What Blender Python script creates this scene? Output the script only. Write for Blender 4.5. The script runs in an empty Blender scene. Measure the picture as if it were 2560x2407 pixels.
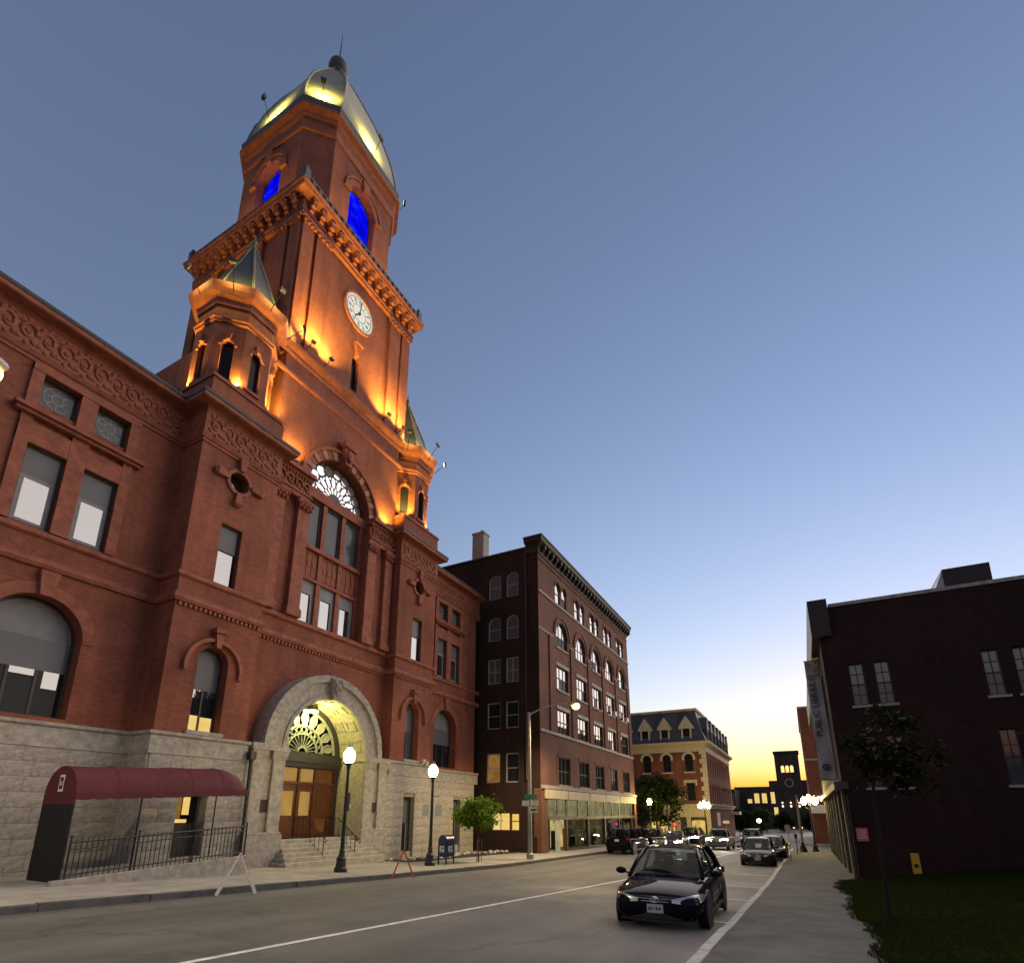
import bpy, bmesh, math, random
from mathutils import Vector, Matrix
from mathutils.geometry import tessellate_polygon
random.seed(7)
R = math.radians; PI = math.pi; sin = math.sin; cos = math.cos
SC = bpy.context.scene; COL = SC.collection

# ------------------------------------------------------------------ camera
cam = bpy.data.objects.new('camera', bpy.data.cameras.new('camera')); COL.objects.link(cam); SC.camera = cam
cam.data.sensor_width = 36; cam.data.lens = 1359 / 2560 * 36; cam.data.shift_y = (1665 - 1203.5) / 2560
cam.rotation_euler = (R(90 + 15.12), 0, R(-62.36)); cam.data.clip_end = 3000; cam.data.clip_start = .05
# ------------------------------------------------------------------ sky, sun, exposure
EXPO = 3.5
w = bpy.data.worlds.new('World'); SC.world = w; w.use_nodes = True
wt = w.node_tree; bg = wt.nodes['Background']
sk = wt.nodes.new('ShaderNodeTexSky'); sk.sky_type = 'NISHITA'; sk.sun_disc = False
sk.sun_elevation = R(-1.15); sk.sun_rotation = R(100); sk.air_density = 1.1; sk.dust_density = 1.6; sk.ozone_density = 1.55
tint = wt.nodes.new('ShaderNodeVectorMath'); tint.operation = 'MULTIPLY'; tint.inputs[1].default_value = (1.03, .985, 1.045)   # white balance of the dusk sky
wt.links.new(sk.outputs[0], tint.inputs[0]); wt.links.new(tint.outputs[0], bg.inputs[0]); bg.inputs[1].default_value = 1.92 / 2 ** EXPO
sun = bpy.data.objects.new('sun', bpy.data.lights.new('sun', 'SUN')); COL.objects.link(sun)
sun.data.energy = .40; sun.data.angle = R(118); sun.data.color = (1, .83, .70)
SUN_AZ, SUN_EL = R(-14), R(13)      # afterglow: down the street, slightly to its south side
d = Vector((cos(SUN_EL) * cos(SUN_AZ), cos(SUN_EL) * sin(SUN_AZ), sin(SUN_EL)))
sun.rotation_euler = d.to_track_quat('Z', 'Y').to_euler()
VS = SC.view_settings; VS.view_transform = 'Standard'; VS.look = 'None'; VS.gamma = 1; VS.exposure = EXPO; VS.use_curve_mapping = False
SC.render.engine = 'CYCLES'; SC.cycles.use_denoising = True; SC.cycles.max_bounces = 6; SC.cycles.diffuse_bounces = 3
SC.cycles.glossy_bounces = 3; SC.cycles.transparent_max_bounces = 12; SC.cycles.sample_clamp_indirect = .6; SC.cycles.use_light_tree = True
SC.cycles.caustics_reflective = False; SC.cycles.caustics_refractive = False
K = 1 / 2 ** EXPO                    # display units -> scene units

# ------------------------------------------------------------------ materials
def newmat(name):
    m = bpy.data.materials.new(name); m.use_nodes = True
    nt = m.node_tree; return m, nt, nt.nodes, nt.links, nt.nodes['Principled BSDF']
def N(nt, t, **kw):
    n = nt.nodes.new(t)
    for k, v in kw.items(): setattr(n, k, v)
    return n
def math_(nt, op, a, b=None):
    n = N(nt, 'ShaderNodeMath', operation=op)
    for i, q in enumerate((a, b)):
        if q is None: continue
        if isinstance(q, (int, float)): n.inputs[i].default_value = q
        else: nt.links.new(q, n.inputs[i])
    return n.outputs[0]
def noise(nt, scale, detail=4, rough=.6, vec=None, stretch=None):
    if vec is None: vec = N(nt, 'ShaderNodeTexCoord').outputs['Object']
    if stretch:
        mp = N(nt, 'ShaderNodeMapping'); mp.inputs['Scale'].default_value = stretch; nt.links.new(vec, mp.inputs[0]); vec = mp.outputs[0]
    n = N(nt, 'ShaderNodeTexNoise'); n.inputs['Scale'].default_value = scale; n.inputs['Detail'].default_value = detail; n.inputs['Roughness'].default_value = rough
    nt.links.new(vec, n.inputs['Vector']); return n.outputs['Fac']
def ramp(nt, fac, stops):
    r = N(nt, 'ShaderNodeValToRGB'); e = r.color_ramp.elements
    while len(e) < len(stops): e.new(.5)
    for i, (p, c) in enumerate(stops):
        e[i].position = p; e[i].color = (*c, 1)
    nt.links.new(fac, r.inputs[0]); return r.outputs[0]
def mixc(nt, fac, a, b, mode='MIX'):
    n = N(nt, 'ShaderNodeMix', data_type='RGBA', blend_type=mode)
    for sock, q in ((n.inputs[0], fac), (n.inputs[6], a), (n.inputs[7], b)):
        if isinstance(q, (int, float)): sock.default_value = q
        elif isinstance(q, tuple): sock.default_value = (*q, 1)
        else: nt.links.new(q, sock)
    return n.outputs[2]
def bump(nt, bs, h, strength=.4, dist=.02):
    b = N(nt, 'ShaderNodeBump'); b.inputs['Strength'].default_value = strength; b.inputs['Distance'].default_value = dist
    nt.links.new(h, b.inputs['Height']); nt.links.new(b.outputs[0], bs.inputs['Normal'])
def wallvec(nt):
    """(run along the wall, height) for any upright face"""
    g = N(nt, 'ShaderNodeNewGeometry'); c = N(nt, 'ShaderNodeVectorMath', operation='CROSS_PRODUCT'); c.inputs[0].default_value = (0, 0, 1)
    nt.links.new(g.outputs['True Normal'], c.inputs[1])
    dp = N(nt, 'ShaderNodeVectorMath', operation='DOT_PRODUCT'); nt.links.new(g.outputs['Position'], dp.inputs[0]); nt.links.new(c.outputs[0], dp.inputs[1])
    s = N(nt, 'ShaderNodeSeparateXYZ'); nt.links.new(g.outputs['Position'], s.inputs[0])
    cb = N(nt, 'ShaderNodeCombineXYZ'); nt.links.new(dp.outputs['Value'], cb.inputs[0]); nt.links.new(s.outputs[2], cb.inputs[1])
    return cb.outputs[0], g.outputs['Position']
def brickmat(name, c1, c2, mortar, bw=.215, bh=.075, rough=.85, dirt=.35, bumpk=.5):
    m, nt, ns, ln, bs = newmat(name); v, pos = wallvec(nt)
    br = N(nt, 'ShaderNodeTexBrick'); br.inputs['Scale'].default_value = 1; br.inputs['Brick Width'].default_value = bw; br.inputs['Row Height'].default_value = bh
    br.inputs['Mortar Size'].default_value = .007; br.inputs['Mortar Smooth'].default_value = .2; br.inputs['Bias'].default_value = 0
    br.inputs['Color1'].default_value = (*c1, 1); br.inputs['Color2'].default_value = (*c2, 1); br.inputs['Mortar'].default_value = (*mortar, 1)
    ln.new(v, br.inputs['Vector'])
    big = ramp(nt, noise(nt, .35, 5, .65, pos), [(.3, (1 - dirt,) * 3), (.7, (1.12, 1.1, 1.08))])
    streak = ramp(nt, noise(nt, 1, 4, .6, pos, (2.2, 2.2, .18)), [(.35, (.8, .79, .78)), (.65, (1.08, 1.08, 1.08))])
    fine = ramp(nt, noise(nt, 26, 2, .6, pos), [(.3, (.86, .86, .86)), (.7, (1.14, 1.14, 1.14))])
    c = mixc(nt, 1, mixc(nt, .8, mixc(nt, 1, br.outputs['Color'], big, 'MULTIPLY'), streak, 'MULTIPLY'), fine, 'MULTIPLY')
    ln.new(c, bs.inputs['Base Color']); bs.inputs['Roughness'].default_value = rough; bs.inputs['Specular IOR Level'].default_value = .25
    h = math_(nt, 'ADD', math_(nt, 'MULTIPLY', br.outputs['Fac'], -.6), math_(nt, 'MULTIPLY', noise(nt, 60, 2, .5, pos), .3))
    bump(nt, bs, h, bumpk, .008); return m
def plain(name, c, rough=.7, metal=0, var=.25, scale=6, spec=.4, bumps=0, bscale=40, stretch=None, c2=None, coat=0):
    m, nt, ns, ln, bs = newmat(name)
    f = noise(nt, scale, 5, .65, None, stretch)
    lo = tuple(max(0, x * (1 - var)) for x in c); hi = tuple(min(1, x * (1 + var)) for x in (c2 or c))
    ln.new(ramp(nt, f, [(.32, lo), (.68, hi)]), bs.inputs['Base Color'])
    bs.inputs['Roughness'].default_value = rough; bs.inputs['Metallic'].default_value = metal; bs.inputs['Specular IOR Level'].default_value = spec
    if coat: bs.inputs['Coat Weight'].default_value = coat; bs.inputs['Coat Roughness'].default_value = .04
    if bumps: bump(nt, bs, noise(nt, bscale, 4, .6, None, stretch), bumps, .02)
    return m
def emit(name, c, s, var=0, scale=3, c2=None, stretch=None, lo=.35, hi=.65):
    m, nt, ns, ln, bs = newmat(name); e = N(nt, 'ShaderNodeEmission'); e.inputs[1].default_value = s * K
    if c2: ln.new(ramp(nt, noise(nt, scale, 4, .6, None, stretch), [(lo, c), (hi, c2)]), e.inputs[0])
    else: e.inputs[0].default_value = (*c, 1)
    ln.new(e.outputs[0], ns['Material Output'].inputs[0]); return m
def reflglass(name, refl, base, rough=.02, tint=(1, 1, 1), wav=.12, fk=.8):
    """old window glass, backed by a blind or dark room: base colour seen through, plus mirror reflection"""
    m, nt, ns, ln, bs = newmat(name)
    bs.inputs['Base Color'].default_value = (*base, 1); bs.inputs['Roughness'].default_value = .4; bs.inputs['Specular IOR Level'].default_value = 0
    gl = N(nt, 'ShaderNodeBsdfGlossy'); gl.inputs['Roughness'].default_value = rough; gl.inputs['Color'].default_value = (*tint, 1)
    lw = N(nt, 'ShaderNodeFresnel'); lw.inputs['IOR'].default_value = 1.5
    fac = math_(nt, 'MINIMUM', math_(nt, 'ADD', math_(nt, 'MULTIPLY', lw.outputs[0], fk), refl), .95)
    mx = N(nt, 'ShaderNodeMixShader'); ln.new(fac, mx.inputs[0]); ln.new(bs.outputs[0], mx.inputs[1]); ln.new(gl.outputs[0], mx.inputs[2])
    b = N(nt, 'ShaderNodeBump'); b.inputs['Strength'].default_value = wav; b.inputs['Distance'].default_value = .01
    ln.new(noise(nt, 2.5, 2, .5), b.inputs['Height']); ln.new(b.outputs[0], gl.inputs['Normal'])
    ln.new(mx.outputs[0], ns['Material Output'].inputs[0]); return m
def clearglass(name, tint=(.85, .9, .88), refl=.04, fk=1):
    m, nt, ns, ln, bs = newmat(name)
    tr = N(nt, 'ShaderNodeBsdfTransparent'); tr.inputs[0].default_value = (*tint, 1)
    gl = N(nt, 'ShaderNodeBsdfGlossy'); gl.inputs['Roughness'].default_value = .02
    lw = N(nt, 'ShaderNodeFresnel'); lw.inputs['IOR'].default_value = 1.45
    fac = math_(nt, 'MINIMUM', math_(nt, 'ADD', math_(nt, 'MULTIPLY', lw.outputs[0], fk), refl), .9)
    mx = N(nt, 'ShaderNodeMixShader'); ln.new(fac, mx.inputs[0]); ln.new(tr.outputs[0], mx.inputs[1]); ln.new(gl.outputs[0], mx.inputs[2])
    ln.new(mx.outputs[0], ns['Material Output'].inputs[0]); return m

M = {}
M['brick'] = brickmat('red_brick', (.34, .106, .062), (.25, .078, .047), (.28, .125, .085), dirt=.34)
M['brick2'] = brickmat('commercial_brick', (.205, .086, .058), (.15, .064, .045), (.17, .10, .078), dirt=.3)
M['brickdark'] = brickmat('shade_toned_brick', (.045, .021, .017), (.034, .017, .014), (.038, .028, .024), dirt=.35)  # shade of walls turned from the afterglow is put into this brick colour
M['bricklib'] = brickmat('shade_toned_library_brick', (.042, .015, .012), (.03, .0115, .0095), (.032, .02, .017), dirt=.3)  # library walls: their dusk shade is painted into the brick colour
M['brickfar'] = brickmat('far_brick', (.22, .075, .05), (.17, .058, .04), (.19, .10, .08), dirt=.25)
M['terra'] = plain('terracotta', (.29, .092, .054), .8, var=.3, scale=3, bumps=.25, bscale=22)
M['terralight'] = plain('pale_terracotta', (.42, .20, .13), .8, var=.2, scale=4, bumps=.2)
M['granite'] = plain('granite', (.35, .325, .285), .85, var=.3, scale=5, bumps=.5, bscale=26)
M['granite2'] = plain('granite_dark', (.33, .305, .27), .85, var=.3, scale=5, bumps=.5, bscale=26)
M['granite3'] = plain('granite_buff', (.38, .34, .28), .85, var=.25, scale=5, bumps=.5, bscale=26)
M['mortar'] = plain('stone_joint', (.26, .24, .21), .95)
M['slate'] = plain('slate_roof', (.065, .068, .072), .6, var=.3, scale=8, stretch=(1, 1, 6), bumps=.3)
M['copper'] = plain('weathered_metal_roof', (.22, .25, .23), .55, metal=.1, var=.3, scale=2.5, c2=(.34, .36, .31), bumps=.15, bscale=9)
M['dome'] = plain('painted_dome', (.20, .20, .13), .5, var=.25, scale=1.6, bumps=.12, bscale=8)
M['darkmetal'] = plain('black_iron', (.012, .012, .013), .45, var=.2, spec=.5)
M['bronze'] = plain('bronze_plaque', (.06, .045, .03), .45, metal=.6, var=.3, scale=18)
M['frame'] = plain('window_frame_paint', (.055, .045, .042), .5, var=.2)
M['framegrey'] = plain('grey_window_panel', (.22, .22, .225), .6, var=.12, scale=2)
M['framewhite'] = plain('white_window_paint', (.34, .36, .37), .55, var=.15)
M['wood'] = plain('varnished_oak', (.14, .045, .018), .4, var=.45, scale=5, stretch=(6, 6, .8), coat=.25)
M['glass'] = reflglass('window_glass', .22, (.03, .032, .035))
M['glassdim'] = reflglass('dim_window_glass', .0, (.018, .019, .022), fk=.2)
M['glassdull'] = reflglass('dull_window_glass', .0, (.10, .105, .115), rough=.12, fk=.5)
M['blind'] = reflglass('window_blind', .0, (.16, .16, .165), rough=.15, fk=.25)
M['glassfan'] = reflglass('obscured_fan_glass', .03, (.34, .33, .30), rough=.2)
M['lit'] = emit('lit_room', (1, .62, .14), .85, c2=(1, .78, .30), scale=1.3)
M['litdim'] = emit('lit_room_dim', (.55, .24, .05), .32, c2=(.8, .42, .1), scale=1.8)
M['litpale'] = emit('lit_room_pale', (.85, .60, .14), .9, c2=(.95, .72, .24), scale=1.5)
M['asphalt'] = None
M['concrete'] = plain('sidewalk_concrete', (.31, .29, .25), .9, var=.22, scale=1.2, bumps=.25, bscale=45)
M['tar'] = plain('worn_asphalt_path', (.082, .081, .075), .92, var=.35, scale=1.1, bumps=.4, bscale=60)
M['kerbgrey'] = plain('granite_kerb', (.36, .345, .32), .8, var=.28, scale=3, bumps=.3)
M['kerbdark'] = plain('weathered_kerb', (.105, .10, .095), .85, var=.35, scale=3, bumps=.3)
M['paint'] = plain('road_paint', (.62, .61, .56), .8, var=.25, scale=5)
M['white'] = plain('white_paint', (.72, .72, .70), .55, var=.12)
M['orange'] = plain('orange_plastic', (.62, .14, .06), .5, var=.15)
M['maroon'] = plain('maroon_canvas', (.095, .015, .024), .8, var=.2, scale=2.5, bumps=.15, bscale=90)
M['blue'] = plain('mailbox_blue', (.012, .026, .10), .35, var=.1, spec=.5)
M['leaf'] = None; M['bark'] = plain('bark', (.07, .055, .045), .95, var=.4, scale=9, bumps=.6)
M['tyre'] = plain('tyre_rubber', (.012, .012, .012), .8, var=.1)
M['rim'] = plain('alloy_rim', (.30, .30, .31), .35, metal=.8, var=.1)
M['chrome'] = plain('chrome', (.75, .75, .76), .12, metal=1, var=.03)
M['blackplastic'] = plain('black_plastic', (.013, .013, .014), .55, var=.1)
M['carglass'] = clearglass('car_glass', (.50, .56, .58), .0, .22); M['upholstery'] = plain('grey_upholstery', (.05, .05, .055), .9)
M['plate'] = plain('licence_plate', (.36, .38, .38), .5, var=.1)
M['pole'] = plain('galvanised_pole', (.33, .32, .29), .55, metal=.3, var=.2, scale=3, stretch=(1, 1, .3))
M['green'] = plain('street_sign_green', (.03, .16, .08), .45, var=.1)
M['signwhite'] = plain('sign_white', (.62, .60, .52), .5, var=.1)
M['pink'] = plain('pink_notice', (.62, .13, .15), .6, var=.15)
M['yellow'] = plain('yellow_box_paint', (.55, .36, .04), .5, var=.15)
M['banner'] = plain('banner_fabric', (.42, .43, .46), .8, var=.2, scale=1.2)
M['bannertext'] = plain('banner_lettering', (.03, .03, .045), .8, var=.1)
M['cream'] = plain('cream_painted_stone', (.52, .45, .31), .7, var=.15, scale=3)
M['rock'] = plain('pale_boulder', (.45, .43, .39), .9, var=.3, scale=4, bumps=.6)
M['turf'] = plain('turf', (.015, .021, .005), 1, var=.5, scale=9, spec=0, bumps=.8, bscale=60)
M['barkdark'] = plain('dark_bark', (.012, .010, .009), .95, var=.4, scale=9)
M['soil'] = plain('soil', (.03, .027, .018), .95, var=.4, scale=4)
M['clockface'] = emit('clock_glass', (1, .96, .80), .80)
M['red'] = emit('red_signal', (1, .03, .01), 6)
M['globe'] = emit('lamp_globe', (1, .72, .27), 75)
M['globefar'] = emit('lamp_globe_far', (1, .72, .24), 230)
M['headlamp_on'] = emit('headlamp_glow', (1, .96, .80), 120)
M['cobra'] = emit('sodium_lens', (1, .62, .08), 14)
M['soffitlamp'] = emit('soffit_lens', (1, .93, .22), 12)
M['floodlens'] = emit('flood_lens', (1, .55, .1), 10)
M['smalllamp'] = emit('wall_lamp', (1, .75, .42), 2.2)
M['whitelamp'] = emit('white_lamp', (.95, 1, .85), 14)
def asphalt():
    m, nt, ns, ln, bs = newmat('street_asphalt'); g = N(nt, 'ShaderNodeNewGeometry').outputs['Position']
    f = ramp(nt, noise(nt, .22, 5, .6, g), [(.3, (.085, .084, .08)), (.7, (.14, .137, .128))])
    lane = ramp(nt, noise(nt, 1, 3, .6, g, (.05, .9, 1)), [(.35, (.78, .78, .78)), (.62, (1.15, 1.15, 1.15))])
    fine = ramp(nt, noise(nt, 55, 3, .7, g), [(.3, (.72, .72, .72)), (.7, (1.25, 1.25, 1.25))])
    c = mixc(nt, 1, mixc(nt, 1, f, lane, 'MULTIPLY'), fine, 'MULTIPLY')
    vor = N(nt, 'ShaderNodeTexVoronoi', feature='DISTANCE_TO_EDGE'); vor.inputs['Scale'].default_value = .16; vor.inputs['Randomness'].default_value = 1
    wv = N(nt, 'ShaderNodeVectorMath', operation='ADD'); ln.new(g, wv.inputs[0])
    nz = N(nt, 'ShaderNodeTexNoise'); nz.inputs['Scale'].default_value = 1.3; ln.new(g, nz.inputs['Vector']); ln.new(nz.outputs['Color'], wv.inputs[1]); ln.new(wv.outputs[0], vor.inputs['Vector'])
    crack = ramp(nt, vor.outputs['Distance'], [(.003, (.45, .45, .45)), (.012, (1, 1, 1))])
    ln.new(mixc(nt, .4, c, crack, 'MULTIPLY'), bs.inputs['Base Color'])
    ln.new(ramp(nt, noise(nt, .5, 4, .6, g), [(.3, (.62,) * 3), (.7, (.82,) * 3)]), bs.inputs['Roughness']); bs.inputs['Specular IOR Level'].default_value = .3
    bump(nt, bs, noise(nt, 110, 3, .7, g), .5, .01); return m
M['asphalt'] = asphalt()
def leafmat(name, a, b, sp=.05):
    m, nt, ns, ln, bs = newmat(name); oi = N(nt, 'ShaderNodeNewGeometry')
    ln.new(ramp(nt, oi.outputs['Random Per Island'], [(.1, a), (.9, b)]), bs.inputs['Base Color']); bs.inputs['Roughness'].default_value = .6; bs.inputs['Specular IOR Level'].default_value = sp
    tl = N(nt, 'ShaderNodeBsdfTranslucent'); ln.new(ramp(nt, oi.outputs['Random Per Island'], [(.1, a), (.9, b)]), tl.inputs[0])
    mx = N(nt, 'ShaderNodeMixShader'); mx.inputs[0].default_value = .35; ln.new(bs.outputs[0], mx.inputs[1]); ln.new(tl.outputs[0], mx.inputs[2]); ln.new(mx.outputs[0], ns['Material Output'].inputs[0]); return m
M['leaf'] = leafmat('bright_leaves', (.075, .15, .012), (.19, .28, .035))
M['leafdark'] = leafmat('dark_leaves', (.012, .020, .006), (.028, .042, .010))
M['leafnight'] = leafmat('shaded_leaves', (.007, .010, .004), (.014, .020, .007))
M['leafmid'] = leafmat('mid_leaves', (.03, .055, .012), (.06, .09, .02))
M['grass'] = leafmat('grass_blades', (.014, .021, .004), (.030, .040, .008), 0)
def carpaint(name, c, metal=.4):
    m, nt, ns, ln, bs = newmat(name); bs.inputs['Base Color'].default_value = (*c, 1); bs.inputs['Metallic'].default_value = metal * .4; bs.inputs['Roughness'].default_value = .5
    bs.inputs['Coat Weight'].default_value = .4; bs.inputs['Specular IOR Level'].default_value = .0; bs.inputs['Coat IOR'].default_value = 1.38
    ln.new(ramp(nt, noise(nt, 2.2, 4, .6), [(.35, (.02,) * 3), (.75, (.07,) * 3)]), bs.inputs['Coat Roughness']); return m
M['navy'] = carpaint('navy_car_paint', (.005, .005, .013)); M['black'] = carpaint('black_car_paint', (.005, .005, .006))
M['grey'] = carpaint('grey_car_paint', (.022, .022, .034)); M['silver'] = carpaint('silver_car_paint', (.16, .165, .17), .6)
def headlensmat():
    m, nt, ns, ln, bs = newmat('headlamp_lens'); bs.inputs['Base Color'].default_value = (.42, .42, .40, 1); bs.inputs['Roughness'].default_value = .25; bs.inputs['Metallic'].default_value = .5
    bs.inputs['Coat Weight'].default_value = 1; return m
M['headlamp'] = headlensmat()

# ------------------------------------------------------------------ mesh helpers
class MB:
    def __init__(s): s.v = []; s.f = []
    def add(s, vs, fs):
        o = len(s.v); s.v += [tuple(p) for p in vs]; s.f += [tuple(o + i for i in f) for f in fs]; return s
    def box(s, x0, x1, y0, y1, z0, z1):
        return s.add([(x, y, z) for z in (z0, z1) for y in (y0, y1) for x in (x0, x1)],
                     [(0, 2, 3, 1), (4, 5, 7, 6), (0, 1, 5, 4), (2, 6, 7, 3), (0, 4, 6, 2), (1, 3, 7, 5)])
    def obox(s, c, sx, sy, sz, rot):
        c = Vector(c); vs = [c + rot @ Vector((x * sx / 2, y * sy / 2, z * sz / 2)) for z in (-1, 1) for y in (-1, 1) for x in (-1, 1)]
        return s.add(vs, [(0, 2, 3, 1), (4, 5, 7, 6), (0, 1, 5, 4), (2, 6, 7, 3), (0, 4, 6, 2), (1, 3, 7, 5)])
    def tube(s, path, r, n=8, cap=True):
        path = [Vector(p) for p in path]; rs = r if isinstance(r, (list, tuple)) else [r] * len(path); rings = []; o = len(s.v)
        for i, p in enumerate(path):
            t = (path[min(i + 1, len(path) - 1)] - path[max(i - 1, 0)]).normalized()
            a = t.orthogonal().normalized() if abs(t.z) > .999 or i == 0 and abs(t.z) > .9 else t.cross(Vector((0, 0, 1))).normalized()
            if abs(t.z) > .95: a = (Vector((1, 0, 0)) - t * t.x).normalized()
            b = t.cross(a)
            for k in range(n): q = p + (a * cos(2 * PI * k / n) + b * sin(2 * PI * k / n)) * rs[i]; s.v.append(tuple(q))
        for i in range(len(path) - 1):
            for k in range(n):
                k2 = (k + 1) % n; s.f.append((o + i * n + k, o + i * n + k2, o + (i + 1) * n + k2, o + (i + 1) * n + k))
        if cap: s.f.append(tuple(o + k for k in range(n))[::-1]); s.f.append(tuple(o + (len(path) - 1) * n + k for k in range(n)))
        return s
    def lathe(s, prof, c=(0, 0, 0), n=16, ph=0, sx=1, sy=1):
        o = len(s.v)
        for r, z in prof:
            for k in range(n): a = 2 * PI * k / n + ph; s.v.append((c[0] + r * cos(a) * sx, c[1] + r * sin(a) * sy, c[2] + z))
        for i in range(len(prof) - 1):
            for k in range(n): k2 = (k + 1) % n; s.f.append((o + i * n + k, o + i * n + k2, o + (i + 1) * n + k2, o + (i + 1) * n + k))
        s.f.append(tuple(o + k for k in range(n))[::-1]); s.f.append(tuple(o + (len(prof) - 1) * n + k for k in range(n))); return s
    def ring(s, polys, close=True):
        """stack of equal-length 3D loops"""
        n = len(polys[0]); o = len(s.v)
        for p in polys: s.v += [tuple(q) for q in p]
        for i in range(len(polys) - 1):
            for k in range(n): k2 = (k + 1) % n; s.f.append((o + i * n + k, o + i * n + k2, o + (i + 1) * n + k2, o + (i + 1) * n + k))
        if close: s.f.append(tuple(o + k for k in range(n))[::-1]); s.f.append(tuple(o + (len(polys) - 1) * n + k for k in range(n)))
        return s
    def wall(s, T, outer, holes=(), depth=.3, back=False):
        """flat wall in (u,v) with openings and reveals; T(u,v,n) -> xyz, n outward"""
        loops = [[Vector((u, v, 0)) for u, v in lp] for lp in [outer, *holes]]
        tris = tessellate_polygon(loops); flat = [p for lp in loops for p in lp]; o = len(s.v)
        s.v += [tuple(T(p.x, p.y, 0)) for p in flat]; s.f += [tuple(o + i for i in t) for t in tris]
        for lp in loops:
            o = len(s.v); n = len(lp); s.v += [tuple(T(p.x, p.y, 0)) for p in lp] + [tuple(T(p.x, p.y, -depth)) for p in lp]
            s.f += [(o + k, o + (k + 1) % n, o + n + (k + 1) % n, o + n + k) for k in range(n)]
        if back:
            o = len(s.v); s.v += [tuple(T(p.x, p.y, -depth)) for p in flat]; s.f += [tuple(o + i for i in t) for t in tris]
        return s
    def slab(s, T, poly, n0, n1):
        k = len(poly); o = len(s.v)
        s.v += [tuple(T(u, v, n1)) for u, v in poly] + [tuple(T(u, v, n0)) for u, v in poly]
        s.f += [tuple(o + i for i in range(k)), tuple(o + k + i for i in range(k))[::-1]] + [(o + i, o + k + i, o + k + (i + 1) % k, o + (i + 1) % k) for i in range(k)]; return s
    def arcband(s, T, c, r0, r1, a0, a1, n0, n1, seg=16):
        """ring sector in the wall plane"""
        for i in range(seg):
            b0 = a0 + (a1 - a0) * i / seg; b1 = a0 + (a1 - a0) * (i + 1) / seg
            s.slab(T, [(c[0] + r0 * cos(b0), c[1] + r0 * sin(b0)), (c[0] + r1 * cos(b0), c[1] + r1 * sin(b0)), (c[0] + r1 * cos(b1), c[1] + r1 * sin(b1)), (c[0] + r0 * cos(b1), c[1] + r0 * sin(b1))], n0, n1)
        return s
    def mesh(s, name='mesh', off=(0, 0, 0), smooth=False, weld=False):
        me = bpy.data.meshes.new(name); ox, oy, oz = off
        me.from_pydata([(x - ox, y - oy, z - oz) for x, y, z in s.v], [], s.f)
        bm = bmesh.new(); bm.from_mesh(me)
        if weld: bmesh.ops.remove_doubles(bm, verts=bm.verts, dist=.0005)
        bmesh.ops.recalc_face_normals(bm, faces=bm.faces); bm.to_mesh(me); bm.free()
        if smooth: me.polygons.foreach_set('use_smooth', [True] * len(me.polygons))
        me.update(); return me
WL = {}
def tag(o, label=None, cat=None, group=None, kind=None):
    if label: o['label'] = label
    if cat: o['category'] = cat
    if group: o['group'] = group
    if kind: o['kind'] = kind
    return o
def thing(name, loc, label, cat, group=None, local=False, rz=0):
    o = bpy.data.objects.new(name, None); COL.objects.link(o); o.location = loc; o.rotation_euler = (0, 0, rz); o.empty_display_size = .3
    WL[o] = Vector((0, 0, 0)) if local else Vector(loc); return tag(o, label, cat, group)
def put(name, mb, mat, parent=None, smooth=False, bevel=0, weld=False, origin=None, sub=0):
    off = WL.get(parent, Vector((0, 0, 0))) if parent else (Vector(origin) if origin else Vector((0, 0, 0)))
    me = mb.mesh(name, off, smooth, weld); me.materials.append(M[mat] if isinstance(mat, str) else mat)
    o = bpy.data.objects.new(name, me); COL.objects.link(o)
    if parent: o.parent = parent; WL[o] = off
    else: o.location = off; WL[o] = off
    if bevel: b = o.modifiers.new('b', 'BEVEL'); b.width = bevel; b.segments = 2; b.limit_method = 'ANGLE'
    if sub: b = o.modifiers.new('s', 'SUBSURF'); b.levels = sub; b.render_levels = sub
    return o
def inst(name, me, parent, loc, rot=(0, 0, 0), scale=(1, 1, 1), mat=None):
    """object sharing mesh data; loc in world (or in the parent's own space when the parent is local)"""
    o = bpy.data.objects.new(name, me); COL.objects.link(o)
    if parent: o.parent = parent; o.location = Vector(loc) - WL[parent]
    else: o.location = loc
    o.rotation_euler = rot; o.scale = scale
    if mat: o.material_slots[0].link = 'OBJECT'; o.material_slots[0].material = M[mat]
    return o
def copy_tree(o, parent=None):
    c = o.copy(); COL.objects.link(c); c.parent = parent
    if o in WL: WL[c] = WL[o]
    for ch in list(o.children): copy_tree(ch, c)
    return c
def lamp(name, kind, loc, power, color, parent=None, radius=.1, spot=None, target=None, blend=.6):
    l = bpy.data.lights.new(name, kind); l.energy = power * K; l.color = color; l.shadow_soft_size = radius
    if kind == 'SPOT': l.spot_size = R(spot); l.spot_blend = blend
    o = bpy.data.objects.new(name, l); COL.objects.link(o)
    if parent: o.parent = parent; o.location = Vector(loc) - WL[parent]
    else: o.location = loc
    if target is not None: o.rotation_euler = (Vector(loc) - Vector(target)).to_track_quat('Z', 'Y').to_euler()
    return o
def arch(cx, z0, zs, wd, rise=None, n=14):
    h = wd / 2; rise = h if rise is None else rise
    return [(cx - h, z0), (cx + h, z0), (cx + h, zs)] + [(cx + h * cos(PI * k / n), zs + rise * sin(PI * k / n)) for k in range(1, n)] + [(cx - h, zs)]
def rect(u0, u1, v0, v1): return [(u0, v0), (u1, v0), (u1, v1), (u0, v1)]
def FY(Y): return lambda u, v, n: (u, Y - n, v)          # wall facing the street (-y)
def FX(X): return lambda u, v, n: (X - n, u, v)          # wall facing -x
def FXp(X): return lambda u, v, n: (X + n, u, v)
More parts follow.
